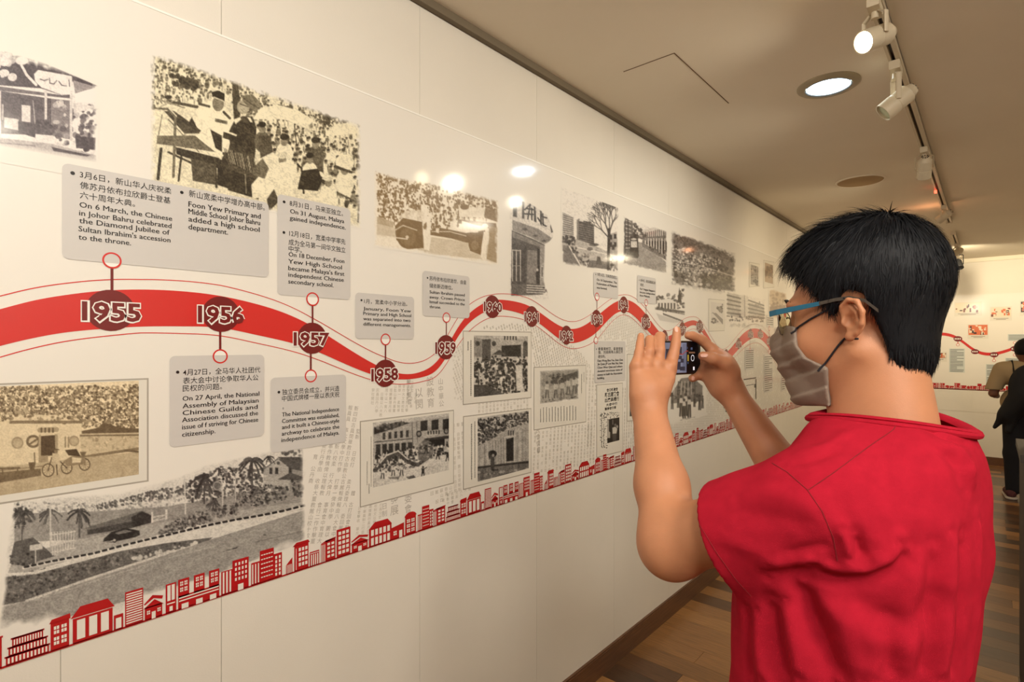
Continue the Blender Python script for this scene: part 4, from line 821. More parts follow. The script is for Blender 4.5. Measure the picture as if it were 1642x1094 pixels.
# dragon dance card
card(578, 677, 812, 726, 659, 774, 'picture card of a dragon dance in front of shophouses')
A = U(3.218, 560, 560)
p = Print(597, 719, 678, 782, T=A, bg=.85, seed=15, dark=(18, 16, 16), light=(218, 212, 200), step=1.0)
p.poly([(125, 400), (180, 385), (320, 375), (515, 345), (515, 520), (120, 560)], .72); p.poly([(125, 405), (250, 375), (310, 380), (180, 425), (125, 440)], .12); p.blobs([(130, 395), (300, 370), (250, 400), (140, 425)], 40, 1, 3, .1, .5, 1)
for k in range(5): p.poly([(170+k*30, 432-k*3), (184+k*30, 430-k*3), (184+k*30, 465-k*3), (170+k*30, 467-k*3)], .15)
for k in range(6): p.poly([(135+k*33, 492-k*2), (158+k*33, 490-k*2), (158+k*33, 545-k*2), (135+k*33, 548-k*2)], .12)
p.line([(130, 480), (320, 462)], 6, .3); p.line([(322, 380), (325, 500)], 4, .3); p.line([(345, 375), (350, 480)], 3, .35)
for u in (365, 422, 480): p.poly([(u, 372-(u-365)*.08), (u+36, 366-(u-365)*.08), (u+36, 418-(u-365)*.08), (u, 424-(u-365)*.08)], .1)
for u in (357, 498): p.ell(u, 437 if u < 400 else 422, 14, 17, .1); p.ell(u, 437 if u < 400 else 422, 8, 10, .55)
p.poly([(385, 462), (515, 445), (515, 460), (385, 478)], .2); p.poly([(410, 470), (490, 462), (490, 500), (410, 505)], .05); p.line([(400, 440), (470, 432)], 14, .8)
for k in range(5): p.line([(405+k*14, 426-k), (405+k*14, 438-k)], 7, .15)
p.crowd([(125, 530), (330, 500), (515, 480), (515, 560), (330, 580), (125, 620)], 130, 2.2, 2, dark=.05, mid=.3)
p.poly([(120, 630), (250, 600), (400, 560), (515, 540), (515, 690), (120, 760)], .9)
p.line([(130, 625), (190, 560), (250, 535), (300, 580), (350, 595), (400, 560)], 22, .25); p.line([(135, 612), (190, 548), (250, 525), (300, 568), (350, 583), (400, 548)], 7, .9); p.blobs([(130, 600), (250, 540), (400, 560), (350, 610), (140, 640)], 60, 1, 2.4, .05, .5, 3)
p.poly([(350, 500), (385, 465), (420, 480), (430, 540), (390, 580), (355, 570)], .45); p.blobs([(350, 490), (425, 480), (425, 560), (360, 570)], 50, 1, 2.5, .1, .9, 4)
for (u, v) in ((170, 640), (225, 625), (268, 625), (378, 640), (395, 520), (455, 550), (505, 560)):
    h = 45 if v > 600 else 28; p.ell(u, v-h*.7, 5, 6, .1); p.poly([(u-8, v-h*.55), (u+8, v-h*.55), (u+6, v), (u-6, v)], .92 if u < 300 else .1); p.line([(u-4, v), (u-9, v+h*.6)], 5, .08); p.line([(u+4, v), (u+7, v+h*.6)], 5, .08); p.line([(u, v-h*.4), (u+20, v-h*.7)], 4, .2)
p.poly([(290, 660), (330, 650), (365, 690), (350, 700)], .35); p.poly([(200, 660), (260, 655), (250, 672), (205, 670)], .5); p.line([(120, 758), (515, 680)], 5, .2)
p.grain(.12, 1.4); p.A *= (p.PY < 560+(765-(p.PX-597)*.62*.3218*3.218*.3-0)/3.218)
p.build('printed_picture', mural, .0026, M_print)
# wall with umbrella card
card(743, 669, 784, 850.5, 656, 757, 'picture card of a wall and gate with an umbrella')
p = Print(765, 847, 670, 773, T=A, bg=.8, seed=16, dark=(20, 18, 18), light=(216, 210, 198), step=.9)
p.poly([(660, 365), (925, 325), (925, 400), (760, 440), (660, 500)], .8); p.trees([(662, 365), (790, 345), (925, 325), (925, 380), (840, 400), (765, 435), (760, 465), (662, 500)], 420, 1, 2.2, 1, .03, .45); p.blobs([(670, 370), (900, 340), (900, 370), (670, 400)], 20, 1, 2, .7, .9, 2)
p.poly([(660, 500), (770, 445), (810, 410), (860, 405), (925, 380), (925, 580), (660, 610)], .72)
for k in range(18): u = 668+k*14; p.line([(u, 505-(u-668)*.4), (u+1, 600-(u-668)*.06)], random.choice([2, 3, 4]), random.choice([.5, .62, .88]))
p.poly([(808, 465), (845, 455), (845, 575), (808, 580)], .06); p.line([(800, 455), (855, 446)], 10, .85); p.poly([(815, 420), (850, 415), (850, 445), (815, 448)], .7)
for k in range(3): p.line([(820+k*12, 422), (820+k*12, 442)], 5, .15)
p.poly([(660, 605), (925, 575), (925, 630), (660, 680)], .42); p.line([(660, 612), (925, 582)], 9, .12); p.blobs([(662, 620), (920, 600), (920, 628), (662, 675)], 60, 1, 3, .2, .75, 3)
p.ell(737, 540, 22, 18, .05); p.ell(722, 548, 6, 20, .12); p.poly([(728, 548), (746, 548), (748, 590), (744, 625), (728, 625), (726, 590)], .2); p.ell(740, 548, 6, 8, .7); p.line([(735, 625), (765, 622)], 5, .05)
p.grain(.12, 1.4); p.build('printed_picture', mural, .0026, M_print)
# big street crowd card
card(742.6, 532, 648, 850.5, 533.5, 637, 'picture card of a dense street crowd')
A = U(2.879, 720, 440)
p = Print(759, 845.5, 538, 637, T=A, bg=.85, seed=17, dark=(18, 16, 14), light=(220, 213, 200), step=.9)
p.poly([(112, 285), (362, 285), (362, 380), (112, 390)], .75); p.poly([(150, 300), (190, 300), (190, 400), (150, 400)], .3); p.poly([(112, 290), (150, 300), (150, 380), (112, 380)], .55)
p.line([(210, 285), (340, 290)], 20, .85)
for k in range(5): p.line([(255+k*13, 288), (255+k*13, 300)], 7, .3)
p.poly([(240, 330), (330, 325), (330, 380), (240, 380)], .12); p.poly([(340, 320), (362, 320), (362, 380), (340, 380)], .3)
for u in (130, 205, 350): p.ell(u, 320, 10, 12, .25)
p.poly([(195, 372), (230, 348), (262, 372)], .3); p.crowd([(112, 385), (362, 375), (362, 540), (250, 555), (112, 500)], 190, 2.6, 4, dark=.05, mid=.35, light=.93); p.blobs([(112, 400), (362, 400), (362, 540), (112, 510)], 110, .8, 2.2, .03, .3, 6)
p.poly([(112, 510), (170, 510), (230, 540), (262, 560), (112, 568)], .28); p.poly([(305, 420), (335, 420), (340, 530), (310, 540)], .9)
p.grain(.12, 1.4); p.build('printed_picture', mural, .0026, M_print)
# grey newspaper clipping with portrait of dancers
card(856, 590, 689, 938.5, 586.5, 676, 'newspaper clipping card with a grey picture')
p = Print(864, 928, 594, 649, T=A, bg=.7, seed=18, dark=(40, 38, 36), light=(208, 202, 188), step=.8)
p.poly([(430, 460), (600, 440), (600, 500), (430, 520)], .6); p.poly([(520, 470), (598, 445), (598, 470), (530, 490)], .25); p.blobs([(460, 470), (520, 450), (545, 480), (520, 510), (470, 500)], 50, 1, 3, .08, .35, 1)
for (u, v) in ((490, 520), (520, 515), (548, 505), (575, 500), (450, 520), (592, 495)): p.ell(u, v, 10, 18, .85); p.ell(u, v-20, 6, 7, .25); p.line([(u-3, v+15), (u-6, v+50)], 6, .3); p.line([(u+4, v+15), (u+8, v+50)], 6, .35)
p.poly([(430, 590), (600, 560), (600, 600), (430, 605)], .65); p.blobs([(430, 560), (600, 545), (600, 600), (430, 600)], 60, 1, 2, .2, .6, 2); p.grain(.12, 1.3); p.fade(3, 2); p.build('printed_picture', mural, .0026, M_print)
# news column card and the one hidden behind the hand
card(956.5, 618, 733, 997.5, 615, 723, 'narrow newspaper clipping card with headline and small picture')
A = U(5.471, 900, 560)
p = Print(973, 992.5, 673, 711, T=A, bg=.5, seed=19, dark=(14, 12, 12), light=(214, 208, 194), step=.7)
p.poly([(398, 610), (510, 600), (510, 860), (398, 840)], .1); p.poly([(400, 620), (414, 620), (414, 720), (425, 730), (425, 780), (400, 780)], .8); p.poly([(443, 690), (470, 680), (488, 700), (480, 740), (446, 745)], .9); p.ell(470, 665, 9, 12, .5); p.ell(487, 680, 8, 14, .75)
p.poly([(446, 745), (480, 740), (482, 830), (448, 832)], .3); p.line([(448, 620), (448, 660)], 6, .6); p.poly([(400, 835), (505, 828), (505, 870), (400, 875)], .8); p.build('printed_picture', mural, .0026, M_print)
card(1005, 569, 675, 1040, 569, 672, 'newspaper clipping card partly hidden by the left hand')
p = Print(1009, 1036, 620, 668, bg=.2, seed=20, **NEU); p.blobs([(1009, 620), (1036, 620), (1036, 668), (1009, 668)], 70, 1, 3, .1, .8, 1); p.build('printed_picture', mural, .0026, M_print)
card(1136, 480, 531, 1161, 482, 530, 'small white card with a picture of a canal')
p = Print(1139, 1159, 484, 519, bg=.9, seed=9, T=U(3.906, 1140, 400), **NEU, step=.7)
p.poly([(0, 400), (10, 395), (72, 470), (72, 440), (30, 400)], .3); p.poly([(10, 400), (72, 465), (72, 445), (28, 400)], .5); p.trees([(30, 360), (72, 345), (72, 395), (40, 400)], 20, .8, 1.8, 1); p.line([(0, 395), (60, 468)], 4, .9); p.trees([(0, 405), (30, 440), (50, 465), (5, 465)], 14, .8, 1.6, 2); p.build('printed_picture', mural, .0026, M_print)
for (x0, yt, x1, yb, sd, label) in ((1201, 421, 1217.5, 460, 3, 'small grey card with an aerial picture'), (1224, 418, 1241, 462, 4, 'small brown card with a picture of trees')):
    card(x0, yt, yb, x1, yt+3, yb-1.5, label); p = Print(x0+2, x1-2, yt+3, yb-(4 if sd == 3 else 10), bg=.6, seed=sd, **(NEU if sd == 3 else dict(dark=(70, 44, 32), light=(226, 204, 172))), step=.7)
    p.blobs([(x0, yt), (x1, yt), (x1, yb), (x0, yb)] if sd == 3 else [(x0, yt+12), (x1, yt+4), (x1, yb-16), (x0, yb-18)], 90, .6, 1.8, .1, .9 if sd == 3 else .3, sd); p.build('printed_picture', mural, .0026, M_print)
# faded crowd below the phone, small sketches
A = U(4.206, 980, 500)
p = Print(1070, 1132, 600, 682, T=A, bg=1, seed=21, **NEU, step=.9)
p.poly([(400, 560), (470, 450), (540, 440), (615, 500), (615, 600), (400, 620)], .5); p.blobs([(400, 560), (470, 450), (540, 440), (610, 500), (615, 600), (400, 620)], 70, 1, 3.4, .12, .6, 1)
for k in range(7): p.line([(430+k*22, 470), (420+k*24, 560)], 5, random.choice([.2, .85]))
for (u, v, s_) in ((410, 600, 1), (470, 620, 1.5), (500, 610, 1.6), (525, 630, 1.5), (490, 640, 1.4), (595, 600, 1.1), (615, 600, .9), (560, 590, .9), (450, 590, 1)):
    p.ell(u, v-10*s_, 8*s_, 18*s_, .9 if s_ > 1.2 else .3); p.ell(u, v-32*s_, 6*s_, 7*s_, .15); p.line([(u-3*s_, v), (u-5*s_, v+55*s_)], 7*s_, .12); p.line([(u+4*s_, v), (u+5*s_, v+55*s_)], 7*s_, .15)
p.line([(460, 735), (560, 712)], 8, .4); p.A = np.where((p.V < .93), 1, 0.)*1.0; p.fade(5, 5); p.build('printed_photograph', mural, .0018, M_print, 'faded print of people walking in a street')
sk2 = MB()
for (x, y, w_, h) in ((1192, 608, 20, 1.6), (1211, 608, 1.4, 32), (1192, 619, 1.2, 5), (1209, 616, 3, 6), (1196, 618, 12, 1), (1156, 644, 6, 4), (1160, 652, 5, 3), (1163, 656, 3, 5), (1150, 636, 4, 3)): quad(sk2, x, y, x+w_, y+h, .0024)
sk2.build('ink_sketch', mat('sketch_ink', (60, 54, 50), **GL), mural)['kind'] = 'stuff'
oc = MB(); quad(oc, 1265, 604, 1283, 622, .0024, 0); quad(oc, 1265, 604, 1283, 606, .0025, 1); quad(oc, 1265, 614, 1283, 617, .0025, 2)
oc.build('printed_card', [mat('orange_print', (206, 120, 60), **GL), M_card, mat('dark_red_print', (110, 36, 24), **GL)], mural)['label'] = 'small orange picture card'
# small card captions
vt = MB()
for (x, y0, y1, w_) in ((748.5, 548, 560, 2.6), (753, 546, 634, 2.6), (593.5, 700, 780, 1.6), (587, 740, 778, 1.6), (590, 776, 792, 2), (754, 680, 768, 2.6), (759.5, 676, 765, 2.2), (748.5, 684, 700, 0)):
    if w_: vcap(vt, x, y0, y1, w_, int(x))
for k in range(13): vcap(vt, 865+k*4.7, 654-k*.3+(2 if k % 3 == 0 else 0), 676-k*.2, 1.9, k)
vcap(vt, 931, 600, 630, 1.5, 3); vcap(vt, 935, 597, 612, 1, 4)
for i, (s_, x, y, x1, h) in enumerate((('會日新建會', 972, 628, 990, 4.5), ('新古建教會', 969, 637, 992, 7), ('出席典禮行', 969, 645, 992, 6), ('大會中行', 971, 651.5, 989, 4), ('董事會行禮', 969, 658, 987, 4))): put_text(vt, s_, x, y, x1, h, off=.0029, bold=.02, cjk=True)
rs = random.Random(9)
for k in range(120):
    x = rs.uniform(961, 973) if k % 2 else rs.uniform(961, 992); y = rs.uniform(662, 718) if k % 2 else rs.uniform(661, 671); quad(vt, x, y, x+rs.uniform(.8, 1.8), y+rs.uniform(.6, 1.2), .0029)
vcap(vt, 963, 672, 718, 1.6, 8); vcap(vt, 966.5, 680, 718, 1.6, 9)
tag(vt.build('card_lettering', M_ink, mural), kind='stuff')
# ------------------------------------------------------------------ ceiling fixtures
M_lens = mat('lamp_lens_lit', (255, 244, 220), .3, emit=(255, 232, 190), es=26)
M_lens2 = mat('downlight_lit', (235, 248, 255), .3, emit=(214, 240, 255), es=7)
M_refl = mat('amber_reflector', (255, 190, 110), .25, metal=.8, emit=(255, 150, 60), es=2.5)
M_redl = mat('red_pilot_light', (255, 60, 50), .3, emit=(255, 60, 40), es=8)
M_ivory = mat('ivory_enamel', (214, 200, 172), .4); M_groove = mat('dark_groove', (60, 52, 44), .5)
def track(y0, y1, label):
    t = empty('lighting_track', (1.12, (y0+y1)/2, H)); tag(t, label, 'lighting track', 'lighting tracks along the ceiling' if 0 else None)
    L = (y1-y0)/2; b = MB(); b.box(.004, .019, -L, L, -.03, 0); b.box(-.019, -.009, -L, L, -.03, 0); b.box(-.019, .019, -L, L, -.006, 0); b.build('rail', M_ivory, t)
    b = MB(); b.box(-.009, .004, -L, L, -.012, -.006); b.build('groove', M_groove, t)
    b = MB(); b.box(-.021, .021, -L-.012, -L, -.034, 0); b.build('end_cap', M_ivory, t); b = MB(); b.box(-.021, .021, L, L+.012, -.034, 0); b.build('end_cap', M_ivory, t)
    return t
track(-1.6, 6.35, 'long ivory lighting track nearest the viewer on the ceiling')
track(7.05, 8.9, 'short far lighting track beyond the gap in the ceiling track')
def rotm(d): return Vector(d).to_track_quat('Z', 'Y').to_matrix().to_4x4()
def spot(y, aim, label, lens, size=1.0, body=M_ivory, box=True, drop=.15, vents=False):
    """track spotlight: adapter, stem yoke, can with lens pointing along aim"""
    t = empty('track_spotlight', (1.12, y, H-.03)); tag(t, label, 'spotlight', 'spotlights on the ceiling track')
    b = MB(); b.box(-.017*size, .017*size, -.05*size, .05*size, -.034*size, -.001)
    for k in range(6): b.box(-.0185*size, .0185*size, (-.045+k*.016)*size, (-.038+k*.016)*size, -.03*size, -.004)
    b.build('adapter', body, t)
    d = Vector(aim).normalized(); c = Vector((0, 0, -drop*size)); side = d.cross(Vector((0, 0, 1))).normalized(); M = Matrix.Translation(c) @ rotm(d)
    b = MB()
    for s_ in (-1, 1):
        a = side*(.043*size*s_); b.tube([Vector((0, 0, -.036*size))+a*.4, Vector((0, 0, -.05*size))+a, c+a], [.009*size]*3, 8, flat=.35)
    b.tube([Vector((0, 0, -.03*size)), Vector((0, 0, -.055*size))], .012*size, 10); b.build('yoke', body, t, smooth=True)
    b = MB(); r = .036*size
    b.lathe([(0, -.075*size), (r*.6, -.075*size), (r*.8, -.055*size), (r, -.05*size), (r, .0), (r*.97, .001), (r*.97, .004), (r*1.03, .005), (r*1.03, .055*size), (r*.93, .055*size), (r*.9, .04*size)], 28, 0, M)
    b.build('lamp_can', body, t, smooth=True)
    b = MB(); b.lathe([(r*.93, .046*size), (r*.5, .049*size), (0, .05*size)], 28, 0, M); b.build('lens', lens, t, smooth=True)
    b = MB()
    for k in range(8): a = k*math.pi/4; b.lathe([(0, 0), (.003*size, 0), (.003*size, .004), (0, .004)], 6, 0, M @ Matrix.Translation((r*.45*math.cos(a), r*.45*math.sin(a), -.079*size)))
    b.build('rear_vent', M_groove, t)
    return t
spot(2.10, (-.5, -.75, -.40), 'lit ivory track spotlight with glowing round lens facing the viewer', M_lens, .95, drop=.12)
spot(2.62, (-.72, -.25, -.62), 'unlit ivory spotlight with ribbed adapter, second from the viewer', mat('dull_lens', (190, 200, 170), .2), 1.0, drop=.15)
spot(3.85, (-.1, .65, -.75), 'ivory spotlight pointing away down the corridor, third from the viewer', M_lens, .95, drop=.12)
spot(5.55, (-.75, .4, -.5), 'amber lit spotlight on the long track, fourth from the viewer', M_refl, .85, drop=.10)
spot(7.75, (-.6, -.55, -.5), 'amber lit spotlight on the short far track', M_refl, .95, drop=.10)
spot(8.35, (.2, -.5, -.8), 'black spotlight hanging at the end of the short track', M_black, 1.0, body=M_black, drop=.16)
b = MB(); b.lathe([(0, 0), (.008, 0), (.008, .02), (0, .022)], 12, 0, Matrix.Translation((1.105, 4.95, H-.05))); tag(b.build('pilot_lamp', M_redl), 'tiny red glowing pilot lamp on the long ceiling track', 'lamp')
# round downlight and blank cover
def ring_fix(name, x, y, r, label, lit):
    t = empty(name, (x, y, H)); tag(t, label, 'downlight' if lit else 'ceiling cover')
    if lit:
        b = MB(); b.lathe([(r, 0), (r, -.004), (r*.93, -.010), (r*.74, -.012), (r*.72, -.004), (r*.72, -.001)], 48); b.build('trim_ring', M_steel if 0 else mat('trim_beige', (168, 156, 130), .4), t, smooth=True)
        b = MB(); b.lathe([(r*.735, -.0125), (r*.715, -.0135), (r*.70, -.010), (r*.70, -.004)], 48); b.build('gasket', M_groove, t)
        b = MB(); b.lathe([(r*.71, -.006), (r*.3, -.0075), (0, -.008)], 48); b.build('diffuser', M_lens2, t)
    else:
        b = MB(); b.lathe([(r, 0), (r, -.004), (r*.93, -.006), (r*.92, -.002)], 48); b.build('rim', M_ceil, t, smooth=True)
        b = MB(); b.lathe([(r*.92, -.001), (r*.9, -.005), (0, -.006)], 48); b.build('cover_plate', mat('cover_tan', (176, 148, 108), .8), t)
ring_fix('ceiling_downlight', .867, 2.71, .122, 'round recessed downlight glowing cool white in the ceiling', True)
ring_fix('ceiling_cover', .72, 4.45, .15, 'blank round tan cover plate in the ceiling beyond the lit downlight', False)
# far lights outside the frame have no fixture bodies

# ------------------------------------------------------------------ mural on the far wall
fm = empty('far_timeline_mural', (0, 0, 0)); tag(fm, 'far end wall mural with colour photos and thin red timeline behind the red shirt man', 'wall mural')
def fx(px, off=0):
    """x on the far wall (y = LW-off) of pixel column"""
    a = (px-CX)/F; Yy = LW-off; return CAM[0]+Yy*(a*ct-st)/(a*st+ct)
def fz(px, py, off=0):
    a = (px-CX)/F; t = (LW-off)/(a*st+ct); return CAM[2]+t*(HY-py)/F
def fquad(mb, x0, y0, x1, y1, off, m=0):
    a, c = fx(x0), fx(x1); t, bt = fz(x0, y0), fz(x0, y1); Y = LW-.004-off; mb.add([(a, Y, bt), (c, Y, bt), (c, Y, t), (a, Y, t)], [(0, 3, 2, 1)], m)
b = MB(); b.box(.05, RX-.05, LW-.0055, LW-.004, ZB, 2.22); b.build('laminate_sheet', M_mural, fm)
FXS = [1440, 1470, 1500, 1536, 1563, 1595, 1628, 1660]; FYU = [556, 542, 536, 543, 562, 567.5, 558, 548]
q = np.linspace(1440, 1660, 80); yc = spline(FXS, FYU, q)
b = MB(); V = []
for x, y in zip(q, yc): V += [(fx(x), LW-.0068, fz(x, y+2.4)), (fx(x), LW-.0068, fz(x, y-2.4))]
b.add(V, [(2*i, 2*i+1, 2*i+3, 2*i+2) for i in range(79)]); b.build('wave_ribbon', M_red, fm)
def fdisc(x, y, r, ups):
    b = MB(); cx, cz = fx(x), fz(x, y); rr = r*(fx(x+1)-fx(x)); n = 24
    b.add([(cx+rr*1.25*math.cos(2*math.pi*k/n), LW-.0075, cz+rr*math.sin(2*math.pi*k/n)) for k in range(n)][::-1], [tuple(range(n))])
    d = b.build('year_disc', M_mar, fm)
    b = MB(); 
    for k in range(4): b.add([(cx-rr*.9+k*rr*.48, LW-.0081, cz-rr*.3), (cx-rr*.9+k*rr*.48, LW-.0081, cz+rr*.3), (cx-rr*.62+k*rr*.48, LW-.0081, cz+rr*.3), (cx-rr*.62+k*rr*.48, LW-.0081, cz-rr*.3)], [(0, 1, 2, 3)])
    tag(b.build('year_numeral', M_pw, d), kind='stuff')
    for s_ in ups:
        b = MB(); z2 = cz+s_*rr*2.2
        b.add([(cx+rr*.42*math.cos(2*math.pi*k/16), LW-.0078, z2+rr*.42*math.sin(2*math.pi*k/16)) for k in range(16)][::-1], [tuple(range(16))], 1)
        for k in range(16):
            a0, a1 = 2*math.pi*k/16, 2*math.pi*(k+1)/16; P = [(cx+rr*f_*math.cos(a), LW-.0082, z2+rr*f_*math.sin(a)) for a in (a0, a1) for f_ in (.4, .52)]; b.add(P, [(0, 2, 3, 1)], 0)
        b.add([(cx-.004, LW-.0076, cz+s_*rr), (cx+.004, LW-.0076, cz+s_*rr), (cx+.004, LW-.0076, z2-s_*rr*.42), (cx-.004, LW-.0076, z2-s_*rr*.42)], [(0, 1, 2, 3)], 0)
        b.build('ring_marker', [M_red, M_pw], fm)
for a in ((1470, 542, 5, ()), (1536, 543.5, 5.6, (-1,)), (1563.5, 564, 5.2, ()), (1594, 569, 5.6, (-1,)), (1627.5, 559.5, 6, (1, -1))): fdisc(*a)
pc = [mat('photo_'+n, c, **GL) for n, c in (('orange', (214, 110, 66)), ('brown', (120, 66, 48)), ('cream', (232, 214, 188)), ('dark', (60, 40, 34)), ('blue', (96, 130, 170)))]
def fphoto(x0, y0, x1, y1, sd, pal):
    b = MB(); fquad(b, x0-1.6, y0-1.2, x1+1.6, y1+6, .002); c = b.build('printed_card', M_card, fm); b = MB(); fquad(b, x0, y0, x1, y1, .0028, pal[0]); r = random.Random(sd)
    for k in range(26):
        x = r.uniform(x0, x1-4); y = r.uniform(y0, y1-4); fquad(b, x, y, x+r.uniform(1.5, 5), y+r.uniform(1.5, min(7, y1-y)), .003+k*.00005, r.choice(pal))
    b.build('printed_picture', pc, c)['kind'] = 'stuff'
    b = MB(); fquad(b, x0+4, y1+1.8, x1-4, y1+2.6, .0028); fquad(b, x0+8, y1+3.4, x1-8, y1+4.1, .0028); b.build('card_lettering', mat('far_text', (140, 130, 112), **GL), c)['kind'] = 'stuff'
fphoto(1532, 486, 1573, 501.5, 1, [2, 0, 3, 2, 1]); fphoto(1589, 493.5, 1621, 509, 2, [2, 2, 1, 3, 0]); fphoto(1553, 521.5, 1583.5, 537.5, 3, [0, 0, 2, 3, 2]); fphoto(1637, 484, 1668, 501, 4, [3, 0, 4, 2]); fphoto(1495, 566, 1517, 574, 5, [1, 2, 0])
M_fcap = mat('pale_blue_grey_caption', (203, 208, 202), **GL); M_fink = mat('far_caption_ink', (96, 98, 94), **GL)
for (x0, y0, x1, y1) in ((1522, 559, 1547, 597), (1581, 584, 1612, 618), (1616, 536, 1650, 547), (1612, 574, 1640, 590)):
    b = MB(); fquad(b, x0, y0, x1, y1, .002); c = b.build('caption_box', M_fcap, fm); b = MB(); y = y0+1.5; r = random.Random(int(x0))
    while y < y1-1.5: fquad(b, x0+1.5, y, x0+1.5+(x1-x0-3)*r.choice([1, 1, .95, .5]), y+.9, .0027); y += 2.3 if r.random() < .85 else 4
    b.build('lettering', M_fink, c)['kind'] = 'stuff'
b = MB(); r = random.Random(3); x = 1400
while x < 1700:
    w_ = r.uniform(5, 12); h_ = r.uniform(5, 11); base = 616+(x-1465)*.1; zb = ZB+.002; a, c = fx(x), fx(x+w_*.92); hh = fz(x, 600)-fz(x, 600+h_); Y = LW-.0062
    b.add([(a, Y, zb), (c, Y, zb), (c, Y, zb+hh), ((a+c)/2, Y, zb+hh*r.choice([1, 1, 1.18])), (a, Y, zb+hh)], [(0, 4, 3, 2, 1)], 0)
    nx = max(1, int(w_/2.4))
    for i in range(nx):
        for j in range(r.choice([1, 2, 3])): u = a+(c-a)*(i+.3)/nx; v = zb+hh*(.15+.28*j); b.add([(u, Y-.0006, v), (u+(c-a)*.4/nx, Y-.0006, v), (u+(c-a)*.4/nx, Y-.0006, v+hh*.16), (u, Y-.0006, v+hh*.16)], [(0, 3, 2, 1)], 1)
    x += w_
b.add([(.05, LW-.0062, ZB), (RX-.05, LW-.0062, ZB), (RX-.05, LW-.0062, ZB+.012), (.05, LW-.0062, ZB+.012)], [(0, 3, 2, 1)])
b.build('city_skyline', [M_sky, M_mural], fm)
# ------------------------------------------------------------------ signed distance modelling
def smin(a, b, k):
    h = np.clip(.5+.5*(b-a)/k, 0, 1); return b*(1-h)+a*h-k*h*(1-h)
def smax(a, b, k): return -smin(-a, -b, k)
def cone(P, a, b, ra, rb):
    a = np.array(a, float); b = np.array(b, float); d = b-a; q = P-a; t = np.clip((q@d)/(d@d+1e-12), 0, 1)
    return np.linalg.norm(q-t[..., None]*d, axis=-1)-(ra+(rb-ra)*t)
def ell(P, c, r, R=None):
    q = P-np.array(c, float)
    if R is not None: q = q@R
    r = np.array(r, float); k0 = np.linalg.norm(q/r, axis=-1); k1 = np.linalg.norm(q/(r*r), axis=-1)+1e-9
    return k0*(k0-1)/k1
def chain(P, pts, rs, k=.004):
    d = None
    for i in range(len(pts)-1):
        e = cone(P, pts[i], pts[i+1], rs[i], rs[i+1]); d = e if d is None else smin(d, e, k)
    return d
def near(P, c, R, fn):
    """evaluate fn only when the block comes near the ball (c,R)"""
    c = np.array(c, float); flat = P.reshape(-1, 3); ext = flat.max(0)-flat.min(0)
    dd = np.linalg.norm(P-c, axis=-1)-R
    if dd.min() > .03: return dd+.01
    return fn(P)
def sdf_mesh(name, fn, lo, hi, vox, m, parent=None, post=None, smooth_it=0):
    lo = np.array(lo, float); hi = np.array(hi, float); B = 20; n = np.ceil((hi-lo)/vox).astype(int); nb = (n+B-1)//B
    idx = np.stack(np.meshgrid(*[np.arange(k) for k in nb], indexing='ij'), -1).reshape(-1, 3)
    cen = lo+(idx*B+B/2)*vox; d = np.concatenate([fn(cen[i:i+1][None])[0] for i in range(len(cen))]) if len(cen) < 1 else fn(cen)
    hd = B*vox*math.sqrt(3)/2
    g = vdb.FloatGrid(vox*3); g.background
    loc = np.stack(np.meshgrid(*[np.arange(B)]*3, indexing='ij'), -1)
    for k in np.nonzero(np.abs(d) < hd*1.7+.01)[0]:
        P = lo+(idx[k]*B+loc)*vox; v = fn(P)
        if v.min() > vox*3 or v.max() < -vox*3:
            if v.max() < -vox*3: g.copyFromArray(np.full(v.shape, -vox*3, np.float32), ijk=tuple(int(t) for t in idx[k]*B))
            continue
        g.copyFromArray(np.clip(v, -vox*3, vox*3).astype(np.float32), ijk=tuple(int(t) for t in idx[k]*B))
    for k in np.nonzero((d < 0) & ~(np.abs(d) < hd*1.7+.01))[0]:
        g.copyFromArray(np.full((B, B, B), -vox*3, np.float32), ijk=tuple(int(t) for t in idx[k]*B))
    V, Q = g.convertToQuads() if hasattr(g, 'convertToQuads') else g.convertToPolygons()[0::2]
    V = V.astype(np.float64)*vox+lo; Q = np.ascontiguousarray(Q)
    if smooth_it:
        E = np.concatenate([Q[:, [0, 1]], Q[:, [1, 2]], Q[:, [2, 3]], Q[:, [3, 0]]]); E = np.concatenate([E, E[:, ::-1]])
        cnt = np.bincount(E[:, 0], minlength=len(V))[:, None]
        for _ in range(smooth_it):
            S_ = np.stack([np.bincount(E[:, 0], weights=V[E[:, 1], a], minlength=len(V)) for a in range(3)], -1); V = V*.4+.6*S_/np.maximum(cnt, 1)
    if post: V = post(V, Q)
    o = mesh_obj(name, V, Q, m, parent, uniform=True, smooth=True)
    return o
def vnormals(V, Q):
    n = np.cross(V[Q[:, 2]]-V[Q[:, 0]], V[Q[:, 3]]-V[Q[:, 1]]); N = np.zeros_like(V)
    for k in range(4):
        for a in range(3): N[:, a] += np.bincount(Q[:, k], weights=n[:, a], minlength=len(V))
    return N/(np.linalg.norm(N, axis=1, keepdims=True)+1e-12)
def polydist(V, pts):
    d = np.full(len(V), 1e9)
    for a, b in zip(pts[:-1], pts[1:]):
        a = np.array(a); b = np.array(b); e = b-a; q = V-a; t = np.clip((q@e)/(e@e+1e-12), 0, 1); d = np.minimum(d, np.linalg.norm(q-t[:, None]*e, axis=1))
    return d
def w3(px, py, Z): return np.array(W(px, py, Z))

